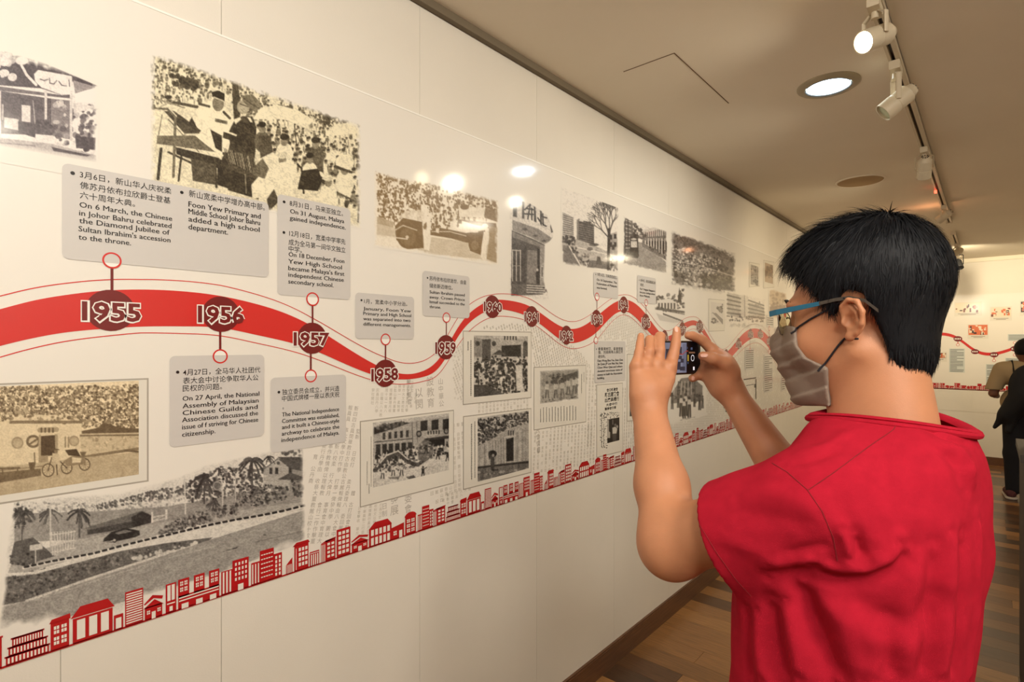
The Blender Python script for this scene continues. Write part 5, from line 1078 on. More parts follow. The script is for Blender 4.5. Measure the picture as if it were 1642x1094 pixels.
# ------------------------------------------------------------------ man in the red shirt
M_skin = mat('skin', (186, 128, 92), .5, spec=.4, sss=.12, noise=.05, nscale=30, bump=.15, bscale=900)
M_nail = mat('fingernail', (222, 168, 146), .3)
M_shirt = mat('red_cotton', (168, 28, 46), .95, spec=.05, noise=.07, nscale=60, bump=.35, bscale=1300)
M_seam = mat('dark_red_stitching', (128, 14, 26), .9)
M_hair = mat('black_hair', (15, 16, 20), .6, spec=.25)
M_mask = mat('grey_mask_fabric', (134, 118, 104), .85, bump=.2, bscale=700); M_cord = mat('black_elastic', (28, 26, 32), .7)
M_blue = mat('blue_acetate', (28, 92, 118), .4); M_glass = mat('spectacle_lens', (235, 232, 205), .03, trans=1, ior=1.2, spec=.5)
man = empty('person', (1.25, .93, 0))
tag(man, 'man in red T-shirt, grey mask and blue glasses photographing the mural', 'person')
MW = Matrix.Translation((-1.25, -.93, 0))
def attach(o):
    o.data.transform(MW); o.parent = man; return o
# head frame: f forward, l his left (towards the camera), u up
pit = math.radians(5.5); f0 = Vector((-.995, .095, 0)).normalized(); l0 = Vector((0, 0, 1)).cross(f0).normalized()
fF = (f0*math.cos(pit)-Vector((0, 0, 1))*math.sin(pit)).normalized(); uF = fF.cross(l0).normalized()
HO = W(1356, 514, .785)-l0*.077
HR = np.array([list(fF), list(l0), list(uF)]); HOn = np.array(HO)
def loc(P): return (P-HOn)@HR.T
def hw(f, l, u): return HO+fF*f+l0*l+uF*u
def hwn(f, l, u): return np.array(hw(f, l, u))
NB = np.array([1.296, .955, 1.44])     # base of the neck
def head_sdf(P):
    q = loc(P)
    d = ell(q, (-.010, 0, .050), (.094, .076, .084))
    d = smin(d, ell(q, (.035, 0, -.015), (.058, .064, .088)), .03)
    a = np.stack([q[..., 0], np.abs(q[..., 1]), q[..., 2]], -1)
    d = smin(d, cone(a, (-.004, .052, -.045), (.058, .022, -.098), .018, .017), .025)
    d = smin(d, ell(q, (.070, 0, -.098), (.022, .024, .019)), .02)
    d = smin(d, ell(a, (.058, .036, -.028), (.032, .028, .03)), .02)
    d = smin(d, ell(a, (.080, .026, .036), (.014, .026, .010)), .015)
    d = smax(d, -ell(a, (.104, .031, .016), (.018, .017, .012)), .012)
    d = smin(d, cone(q, (.088, 0, .026), (.108, 0, -.020), .007, .011), .012)
    d = smin(d, ell(a, (.100, .012, -.024), (.011, .008, .008)), .006)
    d = smin(d, ell(q, (.092, 0, -.052), (.012, .024, .006)), .006); d = smin(d, ell(q, (.089, 0, -.063), (.012, .021, .007)), .005)
    # ears
    a0 = a; a = np.stack([(a[..., 0]+.008)/.80-.008, a[..., 1], (a[..., 2]-.002)/.82+.002], -1)
    e = ell(a, (-.012, .078, .002), (.018, .006, .031))
    e = smin(e, chain(a, [(.007, .077, .008), (.005, .081, .024), (-.008, .086, .034), (-.023, .090, .029), (-.030, .092, .010), (-.026, .089, -.010), (-.014, .083, -.025), (-.004, .079, -.031)], [.003, .0038, .0042, .0045, .0045, .0042, .004, .004], .003), .004)
    e = smin(e, chain(a, [(-.010, .083, .022), (-.019, .086, .010), (-.018, .085, -.006), (-.010, .082, -.015)], [.003, .0035, .0035, .003], .003), .004)
    e = smin(e, ell(a, (-.003, .079, -.029), (.009, .0055, .009)), .005); e = smin(e, ell(a, (.005, .080, -.004), (.004, .005, .007)), .004)
    e = smax(e, -ell(a, (-.006, .089, -.001), (.010, .013, .014)), .004)
    a = a0; d = smin(d, e*.8, .005)
    # neck
    nb = loc(NB[None])[0]
    d = smin(d, cone(q, (-.024, 0, -.035), tuple(nb+np.array([0, 0, -.01])), .050, .056), .03)
    d = smin(d, cone(q, (-.012, 0, -.075), tuple(nb+np.array([.04, 0, -.005])), .040, .052), .03)
    return d
K9 = lambda u, v, Z: w3(1000+u/9.114, 520+v/9.114, Z)
G7 = lambda u, v, Z: w3(1080+u/7.814, 500+v/7.814, Z)
SL = w3(1318, 812, .70); EL = w3(1076, 868, .845); WL = w3(1040, 655, 1.0)
SR = np.array([1.27, 1.10, 1.385]); ER = w3(1268, 775, 1.03); WR = w3(1171, 627, 1.13)
# ---- shirt
TZ = [.80, .95, 1.10, 1.20, 1.30, 1.37, 1.42, 1.47, 1.52]
TCX = [1.232, 1.234, 1.238, 1.244, 1.254, 1.268, 1.286, 1.292, 1.30]
TA = [.146, .144, .143, .147, .144, .128, .107, .085, .04]
TB = [.212, .208, .205, .203, .200, .185, .155, .10, .05]
HEM = SL*.40+EL*.60; AX = (EL-SL)/np.linalg.norm(EL-SL)
HEMR = SR*.35+ER*.65; AXR = (ER-SR)/np.linalg.norm(ER-SR)
def shirt_sdf(P):
    z = P[..., 2]; cx = np.interp(z, TZ, TCX); a = np.interp(z, TZ, TA); b = np.interp(z, TZ, TB); n_ = 2.4
    k = (np.abs((P[..., 0]-cx)/a)**n_+np.abs((P[..., 1]-.935)/b)**n_)**(1/n_)
    d = (k-1)*np.minimum(a, b)*.95; d = smax(d, .80-z, .01); d = smax(d, z-1.47, .03)
    d = smin(d, cone(P, (1.285, .935, 1.425), SL+np.array([0, .03, .0]), .065, .068), .04)
    d = smin(d, cone(P, (1.285, .935, 1.425), SR+np.array([0, -.03, .0]), .065, .068), .04)
    d = smin(d, cone(P, (1.325, .95, 1.38), (1.325, .95, 1.30), .055, .06), .05)
    for S_, H_, A_ in ((SL, HEM, AX), (SR, HEMR, AXR)):
        up = np.array([0, 0, -.012])
        s_ = cone(P, S_, H_+A_*.05+up, .070, .080); s_ = smax(s_, (P-H_)@A_, .004)
        s_ = smax(s_, -smax(cone(P, S_+up, H_+A_*.05+up, .060, .074), -((P-H_)@A_+.05), .004), .003)
        d = smin(d, s_, .035)
    # neck opening
    hole = np.sqrt(((P[..., 0]-1.292)/.088)**2+((P[..., 1]-.940)/.084)**2)-1; hole = smax(hole*.085, 1.43-z, .01)
    return smax(d, -hole, .006)
def lhand(P):
    Zk = 1.035
    palm = smin(cone(P, K9(180, 640, 1.01), K9(250, 1020, .995), .0125, .020), cone(P, K9(330, 620, 1.02), K9(340, 1000, 1.0), .0145, .021), .015)
    palm = smin(palm, cone(P, K9(490, 620, 1.03), K9(430, 1000, 1.005), .0150, .021), .015)
    palm = smin(palm, cone(P, K9(655, 660, 1.035), K9(520, 980, 1.01), .0135, .020), .015)
    palm = smin(palm, cone(P, WL, K9(380, 950, 1.0), .026, .022), .02)
    F = [([K9(185, 620, 1.01), K9(225, 420, 1.013), K9(240, 290, 1.02), K9(252, 170, 1.028)], [.0115, .0086, .0075, .0064]),
         ([K9(335, 600, 1.02), K9(375, 400, 1.02), K9(383, 232, 1.042), K9(402, 222, 1.074), K9(425, 290, 1.094)], [.0125, .0096, .0093, .0084, .008]),
         ([K9(495, 600, 1.03), K9(530, 380, 1.03), K9(530, 182, 1.048), K9(547, 178, 1.082), K9(560, 250, 1.102)], [.013, .0098, .0096, .0086, .008]),
         ([K9(670, 640, 1.035), K9(725, 450, 1.04), K9(760, 290, 1.045), K9(778, 90, 1.055)], [.0135, .0105, .0095, .0078])]
    f = None
    for pts, rs in F:
        c = chain(P, pts, rs, .003); f = c if f is None else np.minimum(f, c)
    th = chain(P, [K9(560, 940, 1.0), K9(640, 800, 1.02), K9(680, 660, 1.044)], [.016, .0125, .0100], .004)
    d = smin(palm, f, .004); d = smin(d, th, .008)
    for u, v, z in ((190, 590, 1.0), (335, 580, 1.005), (500, 570, 1.015), (680, 610, 1.02)): d = smin(d, ell(P, K9(u, v, z+.004), (.009, .009, .009)), .008)
    return d
def rhand(P):
    palm = smin(cone(P, G7(560, 640, 1.12), WR, .024, .024), cone(P, G7(470, 700, 1.14), G7(640, 900, 1.13), .020, .024), .02)
    palm = smin(palm, cone(P, G7(640, 700, 1.112), G7(640, 900, 1.118), .024, .024), .02)
    palm = smin(palm, cone(P, G7(400, 760, 1.145), G7(560, 940, 1.135), .013, .019), .015)
    th = chain(P, [G7(700, 760, 1.11), G7(640, 650, 1.095), G7(490, 585, 1.085), G7(368, 555, 1.092)], [.021, .0155, .0118, .0095], .006)
    ix = chain(P, [G7(620, 600, 1.13), G7(480, 470, 1.135), G7(350, 350, 1.135), G7(240, 305, 1.13), G7(185, 298, 1.125)], [.016, .0118, .0102, .0095, .0082], .004)
    md = chain(P, [G7(560, 640, 1.15), G7(400, 560, 1.178), G7(280, 560, 1.172)], [.014, .0095, .008], .004)
    rg = chain(P, [G7(500, 700, 1.155), G7(380, 660, 1.178), G7(260, 670, 1.172)], [.013, .009, .008], .004)
    pk = chain(P, [G7(430, 770, 1.15), G7(330, 790, 1.15), G7(235, 835, 1.14), ], [.013, .0095, .0082], .004)
    f = np.minimum(np.minimum(ix, md), np.minimum(rg, pk))
    return smin(smin(palm, f, .009), th, .007)
def body_sdf(P):
    d = near(P, HOn+np.array([.03, 0, -.06]), .26, head_sdf)
    # arms
    aL = smin(cone(P, SL, EL, .058, .045), smin(cone(P, EL, EL*.62+WL*.38, .043, .041), cone(P, EL*.62+WL*.38, WL, .041, .0285), .02), .03)
    aL = smin(aL, ell(P, EL+np.array([.005, -.004, -.012]), (.043, .043, .042)), .02)
    aR = smin(cone(P, SR, ER, .055, .044), cone(P, ER, WR, .043, .0255), .03)
    aL = smin(aL, near(P, K9(420, 600, 1.02), .13, lhand), .018); aR = smin(aR, near(P, G7(500, 650, 1.13), .13, rhand), .018)
    T = smin(cone(P, (1.27, .82, 1.33), (1.27, 1.04, 1.33), .095, .095), cone(P, (1.26, .86, 1.0), (1.26, 1.0, 1.0), .11, .11), .05)
    T = smin(T, cone(P, (1.27, .93, 1.33), (1.26, .93, 1.0), .115, .115), .06)
    T = smin(T, cone(P, SL, NB, .045, .05), .04); T = smin(T, cone(P, SR, NB, .045, .05), .04)
    T = smax(T, shirt_sdf(P)+.014, .01); d = smin(d, T, .02); d = smin(d, aL, .02)
    return smin(d, aR, .02)
VB = .0026
body = attach(sdf_mesh('body', body_sdf, (.80, .55, .86), (1.50, 1.36, 1.80), VB, M_skin, smooth_it=1))
# ---- fingernails
def nail(c, n, up, w_, h_):
    n = Vector(n).normalized(); up = Vector(up); up = (up-n*up.dot(n)).normalized(); s_ = up.cross(n); P = []; c = Vector(c)
    for i in range(5):
        for j in range(5):
            a, b_ = (i-2)/2, (j-2)/2; k = 1-.25*abs(b_)**3*abs(a); P.append(c+s_*(a*w_*k)+up*(b_*h_*(1-.2*a*a))-n*(a*a*w_*.45+b_*b_*h_*.1))
    m_ = MB(); m_.add(P, [(i*5+j, (i+1)*5+j, (i+1)*5+j+1, i*5+j+1) for i in range(4) for j in range(4)]); return attach(m_.build('fingernail', M_nail, smooth=True))
def campt(p, d): v = (Vector(CAM)-Vector(p)).normalized(); return Vector(p)+v*d, v
p_, v_ = campt(K9(780, 100, 1.055), .0084); nail(p_+Vector((0, 0, .004)), v_+Vector((0, .5, .3)), Vector((0, 0, 1)), .0042, .006)
p_, v_ = campt(K9(252, 180, 1.028), .0070); nail(p_, v_+Vector((0, 0, .3)), Vector((0, 0, 1)), .0038, .0055)
p_, v_ = campt(G7(385, 555, 1.09), .0098); nail(p_+Vector((0, 0, .003)), v_+Vector((0, 0, .8)), Vector(G7(330, 540, 1.09)-G7(440, 560, 1.09)), .0052, .0072)
p_, v_ = campt(G7(242, 835, 1.14), .0088); nail(p_, v_, Vector(G7(235, 870, 1.14)-G7(240, 800, 1.14)), .0036, .0045)

from mathutils.bvhtree import BVHTree
def shirt_post(V, Q):
    N = vnormals(V, Q); D = np.zeros(len(V)); bv = BVHTree.FromPolygons([tuple(v) for v in V], [tuple(q_) for q_ in Q])
    def fold(px, amp, wd):
        nonlocal D
        t = np.linspace(0, len(px)-1, len(px)*4); P = []
        for x, y in zip(np.interp(t, range(len(px)), [p[0] for p in px]), np.interp(t, range(len(px)), [p[1] for p in px])):
            o = Vector(CAM); r = bv.ray_cast(o, (W(x, y, 1.0)-o).normalized())
            if r[0] is not None: P.append(np.array(r[0]))
        if len(P) < 2: return
        k = np.ones(len(V)); d = polydist(V, P); e0 = np.linalg.norm(V-P[0], axis=1); e1 = np.linalg.norm(V-P[-1], axis=1)
        D += .75*amp*np.exp(-(d/wd)**2)*np.clip(np.minimum(e0, e1)/(wd*1.5)+.25, 0, 1)
    # ridges positive, valleys negative: positions read off the photo, laid on the cloth
    fold([(1300, 905), (1345, 912), (1390, 908), (1425, 892), (1440, 868)], .013, .010); fold([(1310, 925), (1350, 932), (1395, 930), (1435, 912), (1458, 880)], -.012, .009)
    fold([(1350, 846), (1358, 872), (1362, 895)], .009, .007); fold([(1371, 858), (1378, 880), (1384, 897)], -.010, .007); fold([(1400, 852), (1408, 872), (1404, 886)], .004, .008)
    fold([(1285, 935), (1300, 985), (1322, 1040), (1345, 1094)], -.017, .013); fold([(1262, 960), (1272, 1020), (1285, 1092)], .012, .014)
    fold([(1240, 965), (1246, 1020), (1256, 1092)], -.013, .011); fold([(1216, 975), (1217, 1040), (1224, 1092)], .008, .010); fold([(1200, 980), (1200, 1092)], -.006, .008)
    fold([(1320, 950), (1355, 1010), (1385, 1092)], .009, .016); fold([(1345, 940), (1400, 985), (1460, 1000), (1500, 970)], -.007, .016); fold([(1340, 960), (1390, 1015), (1450, 1035), (1500, 1010)], .005, .018)
    fold([(1500, 880), (1496, 980), (1482, 1092)], -.009, .012); fold([(1522, 850), (1520, 960), (1506, 1092)], .008, .012); fold([(1546, 860), (1545, 970), (1532, 1092)], -.008, .010); fold([(1568, 830), (1568, 960), (1552, 1092)], .006, .009)
    fold([(1462, 900), (1456, 1000), (1446, 1092)], .007, .015); fold([(1425, 1000), (1428, 1092)], -.008, .012); fold([(1400, 1010), (1404, 1092)], .006, .010)
    fold([(1262, 892), (1300, 880), (1335, 872)], -.005, .008); fold([(1235, 925), (1280, 918), (1330, 905)], -.009, .009); fold([(1230, 905), (1270, 900), (1310, 892)], .005, .008)
    fold([(1180, 800), (1230, 790), (1280, 800), (1320, 830)], .004, .012); fold([(1190, 830), (1250, 830), (1300, 848)], -.004, .011); fold([(1150, 860), (1200, 880), (1240, 890)], .003, .010)
    fold([(1262, 745), (1300, 738), (1340, 722)], -.004, .007); fold([(1290, 722), (1330, 712), (1365, 690)], .003, .008); fold([(1330, 760), (1345, 800), (1350, 840)], -.004, .014)
    fold([(1528, 722), (1552, 742), (1560, 768)], .008, .009); fold([(1505, 716), (1530, 742), (1545, 780)], -.006, .010); fold([(1490, 690), (1520, 706), (1555, 712)], -.005, .005); fold([(1480, 700), (1515, 718), (1548, 724)], .004, .006)
    z = V[:, 2]; ang = np.arctan2(V[:, 1]-.935, V[:, 0]-1.25); D += .004*np.clip((1.2-z)/.2, 0, 1)*np.sin(ang*13+np.sin(z*9)*.8)*(V[:, 2] > 0)
    D += .0015*np.sin(V[:, 0]*50+V[:, 2]*35)*np.sin(V[:, 1]*44-V[:, 2]*40)
    return V+N*D[:, None]
shirt = attach(sdf_mesh('shirt', shirt_sdf, (.98, .52, .78), (1.48, 1.36, 1.56), .0036, M_shirt, smooth_it=2, post=shirt_post)); shirt['label'] = 'red cotton T-shirt'
def bvh(o):
    me = o.data; n = len(me.vertices); V = np.zeros(n*3, np.float32); me.vertices.foreach_get('co', V); V = V.reshape(-1, 3)+np.array([1.25, .93, 0]); return BVHTree.FromPolygons([tuple(v) for v in V], [tuple(p.vertices) for p in me.polygons])
bs = bvh(shirt)
def hit(bv, px, py, lift=.0):
    o = Vector(CAM); d = (W(px, py, 1.0)-o).normalized(); r = bv.ray_cast(o, d)
    if r[0] is None: return None
    return r[0]+r[1]*lift
def surf_tube(bv, pts, r, m, name, n=26, flat=None, parent=None, lift=0):
    P = []
    t = np.linspace(0, len(pts)-1, n); xs = np.interp(t, range(len(pts)), [p[0] for p in pts]); ys = np.interp(t, range(len(pts)), [p[1] for p in pts])
    for x, y in zip(xs, ys):
        h = hit(bv, x, y, lift)
        if h is not None: P.append(h)
    if len(P) < 2: print('no hit', name); return
    b = MB(); b.tube(P, r, 6, flat=flat); o = attach(b.build(name, m, smooth=True))
    if parent: o.parent = parent; o.matrix_parent_inverse = Matrix.Identity(4)
    return o
for pts in ([(1238, 743), (1262, 757), (1294, 785), (1318, 820), (1336, 862), (1343, 900)], [(1110, 812), (1122, 842), (1148, 885), (1180, 930), (1205, 957)],
            [(1296, 786), (1340, 756), (1395, 715), (1432, 690), (1446, 668)]):
    o = surf_tube(bs, pts, .0007, M_seam, 'seam'); 
    if o: o.parent = shirt
# collar band
b = MB(); P = []; n = 48
for k in range(n+1):
    t = 2*math.pi*k/n; c, s_ = math.cos(t), math.sin(t); x = 1.290+.091*c; y = .938+.087*s_
    r = bs.ray_cast(Vector((1.290+.092*c, .938+.089*s_, 1.7)), Vector((0, 0, -1))); z = (r[0].z if r[0] else 1.45); P.append([x, y, z])
zs = np.array([p[2] for p in P]); zs = np.convolve(np.concatenate([zs[-6:-1], zs, zs[1:6]]), np.ones(11)/11, 'valid')[:n+1]
P = [Vector((p[0], p[1], max(z, 1.452 if p[0] > 1.29 else 1.43)+.001)) for p, z in zip(P, zs)]
b.tube(P, .0095, 8, flat=.45, caps=False); b.tube([p+Vector(((p.x-1.29)*.10, (p.y-.935)*.10, -.004)) for p in P], .0045, 8, caps=False)
attach(b.build('collar', M_shirt, smooth=True)).parent = shirt

# ---- trousers and shoes (below the frame)
def leg_sdf(P):
    d = None
    for s_ in (-1, 1):
        y = .935+s_*.1; e = smin(cone(P, (1.27, y, .86), (1.25, y+s_*.02, .48), .105, .075), cone(P, (1.25, y+s_*.02, .48), (1.28, y+s_*.03, .07), .075, .062), .04); d = e if d is None else smin(d, e, .03)
    return smax(smax(d, .045-P[..., 2], .005), P[..., 2]-.93, .01)
attach(sdf_mesh('trousers', leg_sdf, (1.05, .65, .0), (1.46, 1.22, 1.0), .009, mat('navy_denim', (34, 38, 52), .85, bump=.3, bscale=900), smooth_it=1))
for s_ in (-1, 1):
    y = .935+s_*.13; fn = lambda P, y=y: smax(smin(cone(P, (1.30, y, .05), (1.12, y-.0, .035), .045, .04), cone(P, (1.29, y, .06), (1.285, y, .10), .045, .045), .03), .001-P[..., 2], .004)
    attach(sdf_mesh('shoe', fn, (1.03, y-.08, -.02), (1.38, y+.08, .18), .006, mat('grey_canvas', (90, 88, 86), .8), smooth_it=1))

# ---- hair: a close cap and thousands of strands over it
GF = [-.16, -.11, -.085, -.065, -.048, -.036, -.026, -.008, .004, .010, .020, .028, .038, .060, .085, .11]
GU = [-.040, -.070, -.098, -.105, -.075, -.020, .034, .044, .036, .006, .004, .026, .044, .072, .096, .118]
def hair_sdf(P):
    q = loc(P)
    d = ell(q, (-.014, 0, .062), (.107, .088, .101)); d = smin(d, ell(q, (-.040, 0, -.022), (.054, .062, .088)), .03)
    d = smin(d, ell(q, (.024, 0, .088), (.068, .074, .052)), .03)
    g = np.interp(q[..., 0], GF, GU); d = smax(d, (g-q[..., 2])*.7, .012)
    return d
hair = sdf_mesh('hair', hair_sdf, HOn-.2, HOn+.22, .004, M_hair, smooth_it=1)
me = hair.data; n = len(me.vertices); HV = np.zeros(n*3, np.float32); me.vertices.foreach_get('co', HV); HV = HV.reshape(-1, 3).astype(float)
HN = np.zeros(n*3, np.float32); me.vertices.foreach_get('normal', HN); HN = HN.reshape(-1, 3).astype(float)
rs = np.random.RandomState(3); NS = 21000; pick = rs.randint(0, n, NS); Pw = HV[pick]; Nw = HN[pick]; ql = loc(Pw); nl = Nw@HR.T
edge = ql[:, 2]-np.interp(ql[:, 0], GF, GU)
keep = (nl[:, 2] > -.55) | (edge > .02); Pw, Nw, ql, nl, edge = Pw[keep], Nw[keep], ql[keep], nl[keep], edge[keep]; NS = len(Pw)
wh = np.array([-.070, .0, .145]); flow = ql-wh; flow[:, 2] -= .05; flow[:, 0] *= 1.0
fr = np.clip((ql[:, 0]+.02)/.06, 0, 1)[:, None]; flow = flow/(np.linalg.norm(flow, axis=1, keepdims=True)+1e-9)
flow = flow*(1-.5*fr)+fr*np.array([.8, 0, -.35])*.6; side = np.clip((.09-ql[:, 2])/.08, 0, 1)[:, None]; flow = flow*(1-side*.6)+side*np.array([.10, 0, -1])*.7
bk = np.clip((-ql[:, 0]-.05)/.04, 0, 1)[:, None]; flow = flow*(1-bk*.7)+bk*np.array([.12, 0, -1])*.8
clump = np.stack([np.sin(ql[:, 0]*160+ql[:, 2]*90), np.sin(ql[:, 1]*150+ql[:, 0]*80+1), np.sin(ql[:, 2]*140+ql[:, 1]*120+2)], -1)*.16
flow += clump+rs.normal(0, .16, flow.shape); flow -= nl*np.sum(flow*nl, 1, keepdims=True); flow /= np.linalg.norm(flow, axis=1, keepdims=True)
top = np.clip((ql[:, 2]-.11)/.04, 0, 1); Ln = (.022+.020*top+.012*fr[:, 0])*rs.uniform(.6, 1.25, NS)*np.clip(.45+edge/.05, .45, 1)
lift = .14+.16*top*rs.rand(NS)+.08*rs.rand(NS)+.10*np.clip((-.02-ql[:, 2])/.04, 0, 1)
tuft = (np.abs(ql[:, 0]-.0) < .055) & (ql[:, 2] > .145) & (rs.rand(NS) < .35); lift[tuft] += .55*rs.rand(tuft.sum())+.1; Ln[tuft] *= .75
fringe = (ql[:, 0] > .075) & (rs.rand(NS) < .7); Ln[fringe] *= rs.uniform(.7, 1.35, fringe.sum())
wid = rs.uniform(.0006, .0012, NS); pts = []
cur = ql-nl*.002
d = flow+nl*lift[:, None]; d /= np.linalg.norm(d, axis=1, keepdims=True); SEG = 4
for k in range(SEG+1):
    pts.append(cur.copy()); cur = cur+d*(Ln/SEG)[:, None]; d = d+np.array([.0, 0, -.10])-nl*.09; d /= np.linalg.norm(d, axis=1, keepdims=True)
sd = np.cross(flow, nl); sd = sd+nl*rs.uniform(-.6, .6, NS)[:, None]; sd /= np.linalg.norm(sd, axis=1, keepdims=True)
V = np.zeros((NS, SEG+1, 2, 3))
for k in range(SEG+1):
    ww = (wid*(1-.92*k/SEG))[:, None]; V[:, k, 0] = pts[k]-sd*ww; V[:, k, 1] = pts[k]+sd*ww
V = V.reshape(-1, 3)@HR+HOn
base = np.arange(NS)[:, None]*(SEG+1)*2+np.arange(SEG)[None]*2; Q = np.stack([base, base+1, base+3, base+2], -1).reshape(-1, 4)
strands = mesh_obj('hair_strands', V, Q, M_hair, None, uniform=True, smooth=True); tag(strands, kind='stuff')
attach(hair); strands.data.transform(MW); strands.parent = hair
b = MB()
for s_ in (-1, 1):
    b.tube([hw(.098, .012*s_, .040), hw(.094, .030*s_, .046), hw(.080, .050*s_, .040)], [.002, .0032, .0015], 6, flat=.5)
    o = attach(b.build('eyebrow', M_hair, smooth=True)); b = MB()
for s_ in (-1, 1):
    b = MB(); Me = Matrix.Translation(hw(.0715, .031*s_, .016)) @ rotm(fF)
    b.lathe([(0, -.011), (.008, -.008), (.011, 0), (.0095, .0055)], 20, 0, Me); b.lathe([(.0095, .0055), (.006, .0092)], 20, 0, Me); b.lathe([(.006, .0093), (.003, .0105), (0, .011)], 16, 1, Me)
    attach(b.build('eye', [mat('eye_white', (228, 222, 214), .2), mat('dark_iris', (38, 24, 18), .1)], smooth=True))

# ---- face mask
def mask_sdf(P):
    q = loc(P); a = np.stack([q[..., 0], np.abs(q[..., 1]), q[..., 2]], -1)
    h = head_sdf(P)-.0045
    tent = smin(cone(q, (.096, 0, .000), (.108, 0, -.034), .010, .014), cone(q, (.108, 0, -.034), (.086, 0, -.104), .014, .018), .02); h = smin(h, tent, .045)
    fq = (q[..., 2]*36+q[..., 0]*9) % 1; pl = .0034*np.minimum(fq*1.15, (1-fq)*8); shell = h-pl
    # trimmed: below the nose bridge line, in front of the side edge, under the chin
    up = q[..., 2]-np.interp(q[..., 0], MX1, MU1); side = np.interp(q[..., 2], MUs, MFs)-q[..., 0]
    return smax(smax(shell, up*.8, .003), smax(side*.8, -(q[..., 2]+.125), .004), .003)
bb = bvh(body)
MUs = [-.2, -.10, -.066, -.057, -.049, -.030, .0, .03]; MFs = [.040, .040, .034, .050, .062, .072, .074, .074]
MX1 = [-.05, .05, .075, .100, .13]; MU1 = [-.004, -.002, .0, .006, .010]
mask = attach(sdf_mesh('face_mask', mask_sdf, HOn-.16, HOn+.16, .0022, M_mask, smooth_it=1)); mask['label'] = 'pleated grey face mask'
bm_ = bvh(mask)
def stick(px, py, dflt):
    for bv in (bm_, bb):
        h = hit(bv, px, py, .0015)
        if h is not None: return h
    return dflt
def stick(px, py, lift=.0022):
    best = None
    for bv in (bm_, bb):
        h = hit(bv, px, py, lift)
        if h is not None and (best is None or (h-Vector(CAM)).length < (best-Vector(CAM)).length): best = h
    return best
def cord(px, ends):
    P = []; t = np.linspace(0, len(px)-1, 14)
    for x, y in zip(np.interp(t, range(len(px)), [p[0] for p in px]), np.interp(t, range(len(px)), [p[1] for p in px])):
        h = stick(x, y)
        if h is not None: P.append(h)
    b = MB(); b.tube(P+ends, .0015, 8); o = attach(b.build('ear_loop', M_cord, smooth=True)); o.parent = mask
cord([(1270, 535), (1285, 523), (1302, 511), (1322, 500), (1341, 489)], [hw(-.004, .084, .032)])
cord([(1313, 596), (1325, 582), (1336, 567), (1346, 554), (1355, 544)], [hw(-.014, .082, -.028)])

# ---- glasses
def bar(mb, P, w_, h_, m=0):
    V = []
    for i, p in enumerate(P):
        p = Vector(p); hh = h_[i] if isinstance(h_, list) else h_
        for a, c in ((-w_, -hh), (w_, -hh), (w_, hh), (-w_, hh)): V.append(p+l0*a+uF*c)
    n = len(P); mb.add(V, [tuple(4*i+k for k in (0, 1)) + tuple(4*(i+1)+k for k in (1, 0)) if 0 else (4*i+k, 4*i+(k+1) % 4, 4*(i+1)+(k+1) % 4, 4*(i+1)+k) for i in range(n-1) for k in range(4)]+[(0, 3, 2, 1), (4*n-4, 4*n-3, 4*n-2, 4*n-1)], m)
M_tip = mat('dark_temple_tip', (66, 58, 50), .4)
b = MB(); b.tube([hw(.103, .012, .018), hw(.107, 0, .021), hw(.103, -.012, .018)], .0012, 6); fr_ = attach(b.build('glasses', M_steel, smooth=True)); fr_['label'] = 'blue-armed glasses'
for s_ in (1, -1):
    b = MB()
    bar(b, [hw(.107, .069*s_, .024), hw(.095, .073*s_, .025), hw(.06, .077*s_, .027), hw(.030, .079*s_, .029)], .0016, [.0042, .0042, .0036, .003], 0)
    bar(b, [hw(.031, .079*s_, .029), hw(.010, .081*s_, .031), hw(-.010, .083*s_, .031), hw(-.028, .084*s_, .024), hw(-.042, .083*s_, .008)], .0018, [.0026, .0024, .0024, .0024, .0024], 1)
    attach(b.build('temple_arm', [M_blue, M_tip])).parent = fr_
for s_ in (1, -1):
    P = []; 
    for k in range(24):
        t = 2*math.pi*k/24; c, s2 = math.cos(t), math.sin(t); r = (abs(c)**4+abs(s2)**4)**-.25; P.append(hw(.104-.006*abs(c*r), (.036+.0255*c*r)*s_, .010+.0185*s2*r))
    b = MB(); b.tube(P+[P[0]], .0009, 6, caps=False); rim = attach(b.build('rim', M_steel, smooth=True)); rim.parent = fr_
    b = MB(); b.add([p+fF*.0007 for p in P]+[p-fF*.0007 for p in P], [tuple(range(24)), tuple(range(24, 48))[::-1]]+[(k, 24+k, 24+(k+1) % 24, (k+1) % 24) for k in range(24)]); attach(b.build('lens', M_glass)).parent = fr_


# ------------------------------------------------------------------ phone
pl, pr = W(1042, 574.5, 1.062), W(1123.5, 573.5, 1.152); ax = (pr-pl).normalized(); pc_ = (pl+pr)/2; L = (pr-pl).length/2; Hh = .0345
nx = ax.cross(Vector((0, 0, 1))).normalized()
if nx.dot(Vector(CAM)-pc_) < 0: nx = -nx
zz = Vector((0, 0, 1)); Rm = Matrix((ax, zz, nx)).transposed().to_4x4()
ph = empty('smartphone', pc_); ph.matrix_world = Matrix.Translation(pc_) @ Rm
tag(ph, 'black smartphone held sideways with its camera screen showing the mural', 'phone')
def rr(a, c, r, z, n=6):
    P = []
    for cx_, cy_, s0 in ((a-r, c-r, 0), (-a+r, c-r, 90), (-a+r, -c+r, 180), (a-r, -c+r, 270)):
        for k in range(n+1): t = math.radians(s0+90*k/n); P.append((cx_+r*math.cos(t), cy_+r*math.sin(t), z))
    return P
b = MB(); lay = [rr(L-.001, Hh-.001, .008, -.008), rr(L, Hh, .009, -.0065), rr(L, Hh, .009, -.0015), rr(L-.0008, Hh-.0008, .0085, 0)]; n = len(lay[0])
